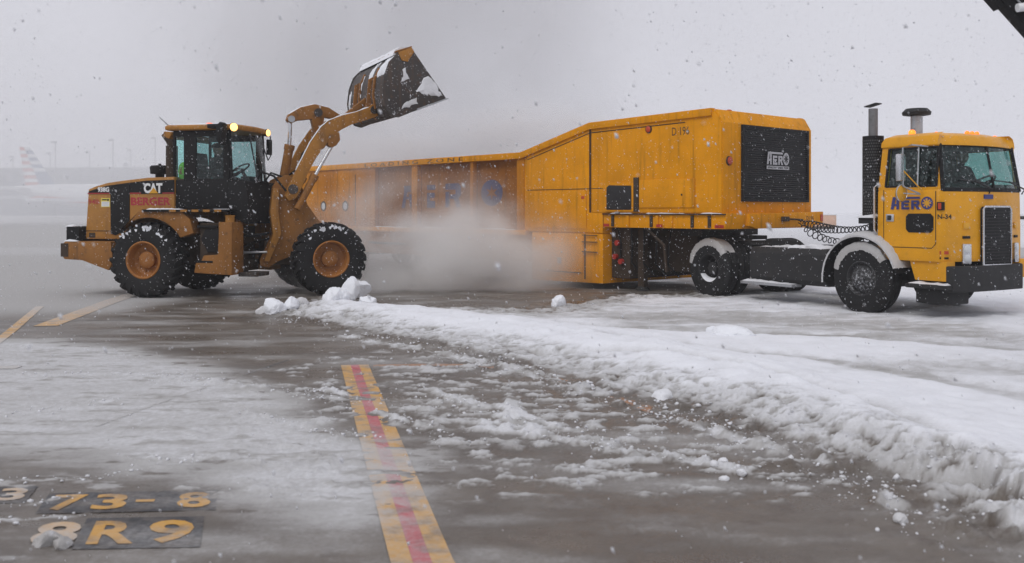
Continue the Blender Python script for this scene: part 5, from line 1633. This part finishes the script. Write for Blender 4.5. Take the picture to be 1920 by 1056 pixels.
def seated(name, loc, rz, label, hands_fwd=0.50):
    # x forward, seat surface at z = 0
    J = [(0, 0, 0.10), (-0.02, 0, 0.30), (-0.02, 0, 0.48), (0.0, 0, 0.56), (0.02, 0, 0.63)]
    B = [(0, 1), (1, 2), (2, 3), (3, 4)]
    Rd = [(0.16, 0.13), (0.155, 0.12), (0.15, 0.11), 0.06, 0.058]
    for s in (-1, 1):
        b = len(J)
        J += [(0.0, s * 0.19, 0.49), (0.10, s * 0.25, 0.24), (0.32, s * 0.20, 0.20), (hands_fwd - 0.08, s * 0.16, 0.27)]
        B += [(2, b), (b, b + 1), (b + 1, b + 2), (b + 2, b + 3)]
        Rd += [0.075, 0.056, 0.046, 0.034]
        for f in range(5):   # fingers closed on the wheel rim
            c = len(J)
            fy = s * (0.16 + (f - 2) * 0.020)
            ln = (0.055, 0.075, 0.082, 0.076, 0.060)[f]
            J += [(hands_fwd - 0.03, fy, 0.29), (hands_fwd - 0.03 + ln * .6, fy, 0.31 if f else 0.27), (hands_fwd - 0.02 + ln * .6, fy, 0.27 if f else 0.29)]
            B += [(b + 3, c), (c, c + 1), (c + 1, c + 2)]
            Rd += [0.013, 0.010, 0.009]
        b = len(J)
        J += [(0.10, s * 0.11, 0.08), (0.44, s * 0.14, 0.10), (0.54, s * 0.14, -0.28), (0.66, s * 0.14, -0.34)]
        B += [(0, b), (b, b + 1), (b + 1, b + 2), (b + 2, b + 3)]
        Rd += [0.095, 0.070, 0.050, 0.042]
    p = person(name, J, B, Rd, loc, rz, M['cloth_dark'], label)
    # head with nose, ears; cap of hair
    m = MB()
    rings = []
    for z, rx_, ry_, ox in ((0.60, .045, .045, 0.0), (0.635, .075, .060, .015), (0.67, .092, .070, .015), (0.72, .100, .076, .010), (0.77, .102, .079, .004), (0.81, .092, .074, 0.0), (0.84, .065, .055, -.005), (0.855, .02, .02, -.005)):
        rings.append([(ox + 0.02 + rx_ * math.cos(k * math.pi / 8), ry_ * math.sin(k * math.pi / 8), z) for k in range(16)])
    m.loft(rings, True, True)
    m.add([(0.115, -.016, .70), (0.115, .016, .70), (0.148, 0, .705), (0.117, 0, .755)], [(0, 2, 3), (2, 1, 3), (0, 1, 2)])
    for s in (-1, 1):
        m.lathe([(0, 0), (.026, .004), (.03, .014), (0, .012)], c=(0.01, s * .074, .72), n=10)
    hd = m.build('head', M['skin'], p, smooth=True)
    m = MB()
    rings = []
    for z, rx_, ry_ in ((0.76, .110, .086), (0.80, .108, .086), (0.84, .085, .070), (0.868, .03, .03)):
        rings.append([(0.012 + rx_ * math.cos(k * math.pi / 8), ry_ * math.sin(k * math.pi / 8), z) for k in range(16)])
    m.loft(rings, True, True)
    m.prism([(0.08, -0.07), (0.17, -0.06), (0.20, 0.0), (0.17, 0.06), (0.08, 0.07)], 0.765, 0.780, 'z')
    m.build('cap', M['hair'], hd, smooth=True)
    return p


LM = L.matrix_world
q = LM @ Vector((-0.62, 0, 2.26))
seated('person', q, R(-10.8), 'person in dark clothes and cap seated driving in the loader cab', 0.52)
q = KM @ Vector((0.66, 0.55, 2.08 - 0.16))
seated('person', q, K_ANG, 'person in dark clothes seated at the wheel of the truck cab', 0.42)
# lime bag hung in the loader's rear corner window
rings = []
for z, rx_, ry_ in ((2.36, .05, .03), (2.40, .085, .05), (2.52, .10, .06), (2.62, .085, .05), (2.68, .04, .03), (2.70, .01, .01)):
    rings.append([(rx_ * math.cos(k * math.pi / 8), ry_ * math.sin(k * math.pi / 8), z) for k in range(16)])
bag = tag(MB().loft(rings, True, True).build('safety_vest', M['lime'], None, smooth=True), 'bundled lime green safety vest inside the loader rear corner window', 'safety vest')
bag.location = LM @ Vector((-1.02, -0.62, 0))
bag.rotation_euler = (0, 0, R(-10.8))
lettering('vest_letters', 'JRC', (0.03, -0.066, 2.44), (0, 0, 1), (-1, 0, 0), 0.17, 0.07, M['red_letter'], bag, bold=0.03)

# ================================================================ loose snow
def chunk(name, loc, size, seed, label, rot=0.0, blocky=0.5, mat='snow', group=None):
    bm = bmesh.new()
    bmesh.ops.create_icosphere(bm, subdivisions=4, radius=1)
    rr = np.random.default_rng(seed)
    D = np.array([v.co[:] for v in bm.verts])
    D /= np.linalg.norm(D, axis=1)[:, None]
    r_ = np.ones(len(D))
    for _ in range(11):
        n_ = rr.normal(size=3)
        n_ /= np.linalg.norm(n_)
        c_ = D @ n_
        r_ = np.where(c_ > 0.1, np.minimum(r_, rr.uniform(0.48, 0.74) / np.maximum(c_, 0.1)), r_)
    r_ = 0.82 * (1 - blocky) + r_ * blocky
    big = fbm(D[:, 0] * 2 + D[:, 2] * 1.7 + seed * 7.7, D[:, 1] * 2 - D[:, 2] * 1.3, seed, 2)
    fin = fbm(D[:, 0] * 6 + D[:, 2] * 5.1 + seed, D[:, 1] * 6 - D[:, 2] * 4.3, seed + 9, 4, 0.65)
    r_ = r_ * (0.92 + 0.24 * big + 0.22 * (fin - 0.4))
    Q = D * np.array(size) * r_[:, None] * 1.12
    for v, c_ in zip(bm.verts, Q): v.co = c_
    me = bpy.data.meshes.new(name)
    bm.to_mesh(me)
    bm.free()
    me.polygons.foreach_set('use_smooth', [True] * len(me.polygons))
    me.set_sharp_from_angle(angle=R(24))
    me.materials.append(M[mat])
    o = bpy.data.objects.new(name, me)
    C.objects.link(o)
    o.location = loc
    o.rotation_euler = (0, 0, rot)
    return tag(o, label, 'snow chunk', group)


def on_ground(px, py, lift=0.0):
    x, y = g(px, py)
    return (x, y, max(apron_at(x, y)[0], 0) + lift)


CH = [  # px, py of the foot, half sizes, label, blocky, mat
    (516, 590, (0.24, 0.2, 0.20), 'biggest snow chunk of the clump below the loader front wheel', .7, 'snow'),
    (492, 590, (0.11, 0.1, 0.12), 'small grey snow chunk at the left end of the bank tip', .7, 'snow_grey'),
    (545, 588, (0.16, 0.14, 0.13), 'pointed snow chunk just right of the biggest one at bank tip', .8, 'snow'),
    (566, 586, (0.12, 0.12, 0.10), 'rounded grey snow lump right of the pointed chunk', .5, 'snow_grey'),
    (632, 580, (0.26, 0.22, 0.24), 'broad snow mound on the bank below the loader front tyre', .5, 'snow'),
    (655, 568, (0.20, 0.18, 0.26), 'snow block stacked on the broad mound', .8, 'snow'),
    (672, 560, (0.22, 0.16, 0.24), 'tilted slab of snow topping the stacked mound', 1.0, 'snow'),
    (688, 578, (0.18, 0.15, 0.12), 'low snow lump at the right foot of the stacked mound', .6, 'snow'),
    (1046, 576, (0.16, 0.14, 0.20), 'lone white snow lump in front of the melter burner box', .5, 'snow'),
    (1368, 632, (0.34, 0.3, 0.16), 'rounded snow lump on the bank below the rear truck wheel', .4, 'snow'),
    (1338, 626, (0.10, 0.1, 0.12), 'small snow lump left of the rounded lump on the bank', .5, 'snow'),
    (1240, 748, (0.15, 0.12, 0.10), 'snow clod with dark hollow beneath on the bank front edge', .4, 'snow_thin'),
    (1390, 892, (0.040, 0.035, 0.030), 'small white snow clod farthest right on the wet apron', .6, 'snow_thin'),
    (1358, 902, (0.034, 0.03, 0.022), 'small snow clod lowest on the wet apron', .5, 'snow_thin'),
    (1356, 868, (0.045, 0.035, 0.028), 'white snow clod at the end of the slush trail', .5, 'snow_thin'),
    (1339, 878, (0.032, 0.03, 0.022), 'small snow clod just left of the slush trail end', .5, 'snow_thin'),
    (92, 1020, (0.075, 0.055, 0.065), 'dirty slush lump lying on the faded 8 marking', .8, 'slush_dirty'),
    (118, 1026, (0.055, 0.045, 0.040), 'smaller slush lump touching the dirty lump on the marking', .8, 'slush_dirty'),
    (1690, 978, (0.05, 0.04, 0.035), 'pale slush clod below the hollow at lower right', .5, 'snow_grey'),
]
for i, (px, py, sz, lab, bk, mt) in enumerate(CH):
    p = on_ground(px, py)
    chunk('snow_chunk', (p[0], p[1], p[2] + sz[2] * ({5: 0.75, 6: 0.75, 8: 0.0, 9: -0.2, 10: -0.2, 11: -0.35}.get(i, 0.25))), sz, 100 + i, lab, random.uniform(0, 6), bk, mt)

# crumbs of slush scattered along the ridges and the bank edge
def crumbs():
    bm = bmesh.new()
    bmesh.ops.create_icosphere(bm, subdivisions=1, radius=1)
    bm.verts.ensure_lookup_table()
    bv = np.array([v.co[:] for v in bm.verts])
    bf = np.array([[v.index for v in f.verts] for f in bm.faces])
    bm.free()
    pts = []
    rr = np.random.default_rng(5)
    def along(pl, n, spread, s0, s1):
        pl = np.array(pl)
        seg = rr.integers(0, len(pl) - 1, n)
        t_ = rr.random(n)
        p_ = pl[seg] + (pl[seg + 1] - pl[seg]) * t_[:, None] + rr.normal(size=(n, 2)) * spread
        s_ = s0 + (s1 - s0) * rr.random(n) ** 3
        for (x, y), s in zip(p_, s_): pts.append((x, y, s))
    along(BANK[1:15], 420, 0.16, 0.004, 0.022)
    along(BANK[1:15], 260, 0.35, 0.003, 0.010)
    for pl, w, h in RIDGES:
        L_ = sum(math.hypot(b[0] - a[0], b[1] - a[1]) for a, b in zip(pl[:-1], pl[1:]))
        along(pl, int(45 * L_), w * 0.9, 0.003, 0.014)
    along(G_([(760, 740), (900, 770), (1050, 800), (1200, 840)]), 200, 0.28, 0.003, 0.016)
    along(G_([(1450, 880), (1600, 930), (1750, 1000), (1850, 1040)]), 60, 0.12, 0.003, 0.014)
    pts_a = np.array(pts)
    pts_a = pts_a[pts_a[:, 1] > 3.3]
    h, w = apron(pts_a[:, 0], pts_a[:, 1])
    n = len(pts_a)
    V = np.repeat(bv[None], n, 0)
    sc = np.stack([pts_a[:, 2] * rr.uniform(.8, 1.3, n), pts_a[:, 2] * rr.uniform(.8, 1.2, n), pts_a[:, 2] * rr.uniform(.6, 1.0, n)], -1)
    V = V * sc[:, None] * rr.uniform(0.55, 1.45, (n, len(bv), 1))
    V = V + np.stack([pts_a[:, 0], pts_a[:, 1], np.maximum(h, 0) + pts_a[:, 2] * 0.3], -1)[:, None]
    F = (bf[None] + (np.arange(n) * len(bv))[:, None, None]).reshape(-1, 3)
    me = bpy.data.meshes.new('slush_crumbs')
    me.from_pydata(V.reshape(-1, 3).tolist(), [], F.tolist())
    me.polygons.foreach_set('use_smooth', [True] * len(me.polygons))
    me.materials.append(M['snow_thin'])
    o = bpy.data.objects.new('slush_crumbs', me)
    C.objects.link(o)
    tag(o, 'crumbs of grey slush strewn along the ploughed snow edge', 'slush', kind='stuff')


crumbs()

# ================================================================ background
# airliner standing far off behind the loader
AX, AY = -121.0, 240.0
A = tag(empty('airliner', (AX, AY, 0), R(-4)), 'faint white airliner with striped red and blue tail fin in the blizzard', 'airplane')
def body_ring(x, zc, rz_, ry_):
    return [(x, ry_ * math.cos(k * math.pi / 12), zc + rz_ * math.sin(k * math.pi / 12)) for k in range(24)]
MB().loft([body_ring(-4.5, 7.6, .3, .3), body_ring(-1.5, 7.2, 1.0, .95), body_ring(3, 6.6, 1.9, 1.85), body_ring(9, 5.9, 2.7, 2.6), body_ring(16, 5.6, 3.0, 3.0), body_ring(45, 5.6, 3.0, 3.0), body_ring(52, 5.4, 2.5, 2.5), body_ring(56, 5.0, 1.5, 1.5), body_ring(58, 4.6, .3, .3)], True, True).build('fuselage', M['aircraft_white'], A, smooth=True)
nst = 11
for k in range(nst):
    z0, z1 = 8.2 + (17.9 - 8.2) * k / nst, 8.2 + (17.9 - 8.2) * (k + 1) / nst
    te = lambda z: -0.6 - 1.6 * (z - 8.2) / 9.7
    le = lambda z: 7.2 - 6.9 * (z - 8.2) / 9.7
    mid = lambda z: te(z) * 0.52 + le(z) * 0.48
    red = k % 2 == 0
    MB().prism([(te(z0), z0), (mid(z0), z0), (mid(z1), z1 - .03), (te(z1), z1 - .03)], -0.18, 0.18).build('fin_stripe', M['aircraft_red' if red else 'aircraft_white'], A)
    MB().prism([(mid(z0) + .02, z0), (le(z0), z0), (le(z1), z1 - .03), (mid(z1) + .02, z1 - .03)], -0.18, 0.18).build('fin_stripe', M['aircraft_blue' if not red else 'aircraft_white'] if k > 2 else M['aircraft_blue'], A)
MB().prism([(-3, 7.5), (1.2, 7.6), (-2.0, 7.9)], -7.5, -1.2).build('tailplane', M['aircraft_white'], A)
MB().prism([(-3, 7.5), (1.2, 7.6), (-2.0, 7.9)], 1.2, 7.5).build('tailplane', M['aircraft_white'], A)
MB().prism([(24, -3), (33, -3), (20, -28), (16, -28)], 4.0, 4.7, 'z').build('wing', M['aircraft_white'], A)
MB().prism([(24, 3), (33, 3), (20, 28), (16, 28)], 4.0, 4.7, 'z').build('wing', M['aircraft_white'], A)
for s in (-1, 1):
    MB().lathe([(0.4, -2.5), (1.3, -2), (1.5, 0), (1.6, 2.2), (1.3, 2.3)], c=(30, s * 9.5, 2.8), n=20, axis='x').build('engine', M['aircraft_white'], A, smooth=True)
    MB().tube([(27, s * 4.5, 4), (27, s * 4.5, 1)], 0.25, 8).lathe([(0, -.8), (.65, -.8), (.65, .8), (0, .8)], c=(27, s * 4.5, .65), n=16).build('landing_gear', M['grime'], A)
MB().tube([(51, 0, 4), (51, 0, .7)], 0.2, 8).lathe([(0, -.4), (.5, -.4), (.5, .4), (0, .4)], c=(51, 0, .5), n=16).build('landing_gear', M['grime'], A)
MB().prism([(1, 4.9), (20, 3.5), (40, 3.5), (40, 4.3), (22, 4.3), (4, 5.6)], -2.86, -2.3).build('cheat_line', M['aircraft_red'], A)

# terminal
TB = tag(empty('terminal_building', (-175, 420, 0)), 'long flat-roofed grey terminal building fading in snow haze', 'building')
MB().box(-160, 72, 0, 60, 0, 20.2).build('wall', M['terminal_wall'], TB)
MB().prism([(-162, 19.2), (73, 20.6), (73, 21.5), (-162, 20.1)], -1.5, 61).build('roof', M['terminal_wall'], TB)
MB().box(-161, 72.5, -0.8, 0, 7.2, 8.6).build('band', M['terminal_band'], TB)
MB().box(-161, 72.5, -0.6, 0, 11.3, 12.0).build('band', M['terminal_band'], TB)
wmesh = None
for k in range(28):
    if wmesh is None: wmesh = MB().box(-3.2, 3.2, -0.35, 0.0, 13.0, 17.8).build('window', M['terminal_glass'], TB, loc=(-156 + k * 8.2, 0, 0))
    else:
        w2 = wmesh.copy(); C.objects.link(w2); w2.location = (-156 + k * 8.2, 0, 0)

for px_, D, h_, lab in ((24, 480, 29, 'faintest tall light pole at the far left edge'), (94, 500, 32, 'shorter light pole just left of a taller one behind the tail fin'), (104, 418, 31.8, 'tall light pole right of the airliner tail fin'),
                        (168, 500, 32.5, 'light pole above the rear of the loader hood'), (212, 418, 32.7, 'tallest dark light pole above the loader hood'), (245, 500, 33.6, 'short light pole between two taller ones above the loader hood'), (291, 418, 33.6, 'tall pale light pole nearest the loader cab')):
    p = tag(empty('light_pole', ((px_ - 960) / 1800 * D, D, 0)), lab, 'light pole', 'light poles behind the terminal')
    zb = 21.6 if D < 486 else 0
    MB().tube([(0, 0, 0), (0, 0, h_)], [0.36, 0.24], 8).build('pole', M['pole'], p)
    MB().box(-1.9, 0.3, -0.5, 0.5, h_ - 0.25, h_ + 0.55).build('lamp_head', M['pole'], p, bevel=0.1)

# right-hand background
cb = tag(empty('equipment_cabinet', (30.6, 95, 0)), 'pale peach equipment cabinet beyond the coiled hoses', 'cabinet')
MB().box(-1.0, 1.3, -0.6, 0.6, 0.25, 1.35).build('cabinet_body', M['peach'], cb, bevel=0.03)
MB().box(-1.05, 1.35, -0.65, 0.65, 1.35, 1.45).build('cabinet_lid', M['white_paint'], cb, bevel=0.02)
MB().box(-0.9, 1.2, -0.5, 0.5, 0.0, 0.25).build('cabinet_plinth', M['grime'], cb)
gr_ = tag(empty('barrier_rail', (22.6, 42, 0)), 'dark barrier rail with white top edge right of the truck', 'barrier')
MB().box(-1.0, 8, -0.05, 0.05, 1.36, 1.50).build('rail', M['chassis'], gr_, bevel=0.01)
MB().box(-1.0, 8, -0.06, 0.06, 1.502, 1.58).build('snow_cover', M['snow'], gr_, bevel=0.01)
for x in (-0.6, 3.0, 6.6):
    MB().box(x - 0.05, x + 0.05, 0.051, 0.15, 0, 1.5).build('post', M['chassis'], gr_)

# black boom of a parked service lift at the upper right, close by
bt = tag(empty('service_boom', (0, 0, 0)), 'black slanting boom with white lamp tube cutting the upper right corner', 'boom')
bx0, bz0, bx1, bz1 = 3.55, 4.85, 7.0, 1.0
d = Vector((bx1 - bx0, 0, bz1 - bz0)).normalized()
nrm = Vector((-d.z, 0, d.x))
def bpt(t_, o_, y):
    v = Vector((bx0, y, bz0)) + d * t_ + nrm * o_
    return (v.x, v.y, v.z)
def bbox(t0, t1, o0, o1, y0, y1, name, mat, bevel=0.0):
    pts = [bpt(t_, o_, y) for y in (y0, y1) for t_, o_ in ((t0, o0), (t1, o0), (t1, o1), (t0, o1))]
    MB().add(pts, [(0, 1, 2, 3), (7, 6, 5, 4), (0, 4, 5, 1), (1, 5, 6, 2), (2, 6, 7, 3), (3, 7, 4, 0)]).build(name, mat, bt, bevel=bevel)
bbox(0, 5.2, 0, 0.55, 9.0, 9.18, 'boom_beam', M['black'], 0.015)
bbox(1.15, 1.62, -0.05, -0.002, 9.02, 9.16, 'boom_lug', M['black'])
MB().tube([bpt(1.60, 0.10, 8.985), bpt(1.80, 0.10, 8.985)], 0.010, 6).build('boom_rail', M['steel'], bt)
MB().tube([(4.70, 8.93, 3.595), (5.6, 8.93, 3.72)], 0.040, 14).build('lamp_tube', M['white_paint'], bt, smooth=True)
MB().box(6.5, 7.6, 8.7, 9.8, 0.0, 1.3).box(6.2, 7.9, 8.4, 10.1, 0.0, 0.25).build('boom_base', M['chassis'], bt, bevel=0.04)

# ================================================================ falling snow
def falling_snow():
    rr = np.random.default_rng(3)
    n = 90000
    P = np.stack([rr.uniform(-17, 17, n), rr.uniform(1.8, 25, n), rr.uniform(0.02, 7.5, n)], -1)
    s = 0.0022 + 0.0045 * rr.random(n) ** 3
    s = np.where(P[:, 1] < 4, np.minimum(s, 0.006), s)
    big = np.arange(n) < 160                     # a few fat flakes drift close by
    P[big] = np.stack([rr.uniform(-3, 3, 160), rr.uniform(1.6, 5.0, 160), rr.uniform(0.2, 3.6, 160)], -1)
    s = np.where(big, rr.uniform(0.004, 0.009, n), s)
    base = np.array([(1, 1, 1), (1, -1, -1), (-1, 1, -1), (-1, -1, 1)], float) * 0.75
    V = base[None] * rr.uniform(0.6, 1.25, (n, 4, 1)) * s[:, None, None]
    fall = np.array([0.45, 0.0, -1.0]) / math.hypot(.45, 1)     # flakes drift down to the right
    st = rr.uniform(1.0, 2.4, n)
    along = V @ fall
    V = V + along[..., None] * fall * (st[:, None, None] - 1)
    V = V + P[:, None]
    f = np.array([(0, 1, 2), (0, 3, 1), (0, 2, 3), (1, 3, 2)])
    F = (f[None] + (np.arange(n) * 4)[:, None, None]).reshape(-1, 3).astype(np.int32)
    me = bpy.data.meshes.new('falling_snow')
    me.vertices.add(n * 4)
    me.vertices.foreach_set('co', V.reshape(-1).astype(np.float32))
    me.loops.add(F.size)
    me.loops.foreach_set('vertex_index', F.ravel())
    me.polygons.add(len(F))
    me.polygons.foreach_set('loop_start', np.arange(0, F.size, 3, dtype=np.int32))
    me.polygons.foreach_set('loop_total', np.full(len(F), 3, np.int32))
    me.update()
    m, nt, nd, lk, out = new_mat('flake')
    b = N(nt, 'BsdfPrincipled', Roughness=0.9)
    b.inputs['Base Color'].default_value = (0.9, 0.91, 0.94, 1)
    tr = N(nt, 'BsdfTranslucent')
    tr.inputs['Color'].default_value = (0.9, 0.91, 0.94, 1)
    mx = N(nt, 'MixShader')
    mx.inputs['Fac'].default_value = 0.5
    lk.new(b.outputs['BSDF'], mx.inputs[1])
    lk.new(tr.outputs['BSDF'], mx.inputs[2])
    lk.new(mx.outputs['Shader'], out.inputs['Surface'])
    me.materials.append(m)
    o = bpy.data.objects.new('falling_snow', me)
    C.objects.link(o)
    tag(o, 'driving snowflakes filling the air around the machines', 'snow', kind='stuff')


falling_snow()

# ================================================================ air: haze, steam, spray
def volume_mat(name, dens, scale=None, lo_=0.4, hi_=0.7, color=(0.95, 0.955, 0.97), core=0.25, stretch=(1, 1, 1), aniso=0.0):
    m, nt, nd, lk, out = new_mat(name)
    v = N(nt, 'VolumePrincipled')
    v.inputs['Color'].default_value = (*color, 1)
    v.inputs['Anisotropy'].default_value = aniso
    if scale is None:
        v.inputs['Density'].default_value = dens
    else:
        tc = N(nt, 'TexCoord')
        ln = N(nt, 'VectorMath', operation='LENGTH')
        lk.new(tc.outputs['Object'], ln.inputs[0])
        fall = ramp(nt, ln.outputs['Value'], 1.0, core)
        nz = noise(nt, scale, 5, vec=tc.outputs['Object'], stretch=stretch)
        k = ramp(nt, nz, lo_, hi_)
        lk.new(mul(nt, mul(nt, fall, k), dens), v.inputs['Density'])
    lk.new(v.outputs['Volume'], out.inputs['Volume'])
    return m


def puff(name, loc, scale, mat, label, cat):
    bm = bmesh.new()
    bmesh.ops.create_icosphere(bm, subdivisions=3, radius=1)
    me = bpy.data.meshes.new(name)
    bm.to_mesh(me)
    bm.free()
    me.materials.append(mat)
    o = bpy.data.objects.new(name, me)
    C.objects.link(o)
    o.location, o.scale = loc, scale
    return tag(o, label, cat, kind='stuff')


me = MB().box(-2600, 2600, -500, 2600, -1.0, 44)
hz = me.build('haze', volume_mat('haze_air', 0.0012), None)
tag(hz, 'thin snow haze filling the air', 'haze', kind='stuff')
puff('steam_cloud', (-5.0, 37.5, 9.5), (12.0, 6.5, 15.0), volume_mat('steam', 0.46, 2.4, 0.33, 0.66, (0.90, 0.90, 0.912), core=0.30), 'grey steam rising from the snow melter hopper', 'steam')
puff('steam_cloud', (-1.0, 27.5, 3.7), (6.5, 3.4, 1.7), volume_mat('steam_low', 0.9, 2.2, 0.36, 0.7), 'steam rolling over the hopper rim', 'steam')
puff('snow_spray', (-1.85, 20.9, 0.40), (4.1, 2.0, 2.5), volume_mat('spray', 3.2, 2.3, 0.39, 0.64, (0.97, 0.96, 0.95)), 'grey snow spray whirling beside the loader front wheel', 'snow spray')
puff('ground_drift', (-75, 150, 2), (115, 85, 36), volume_mat('drift', 0.017, 2.6, 0.28, 0.68), 'blowing ground snow behind the loader', 'snow drift')
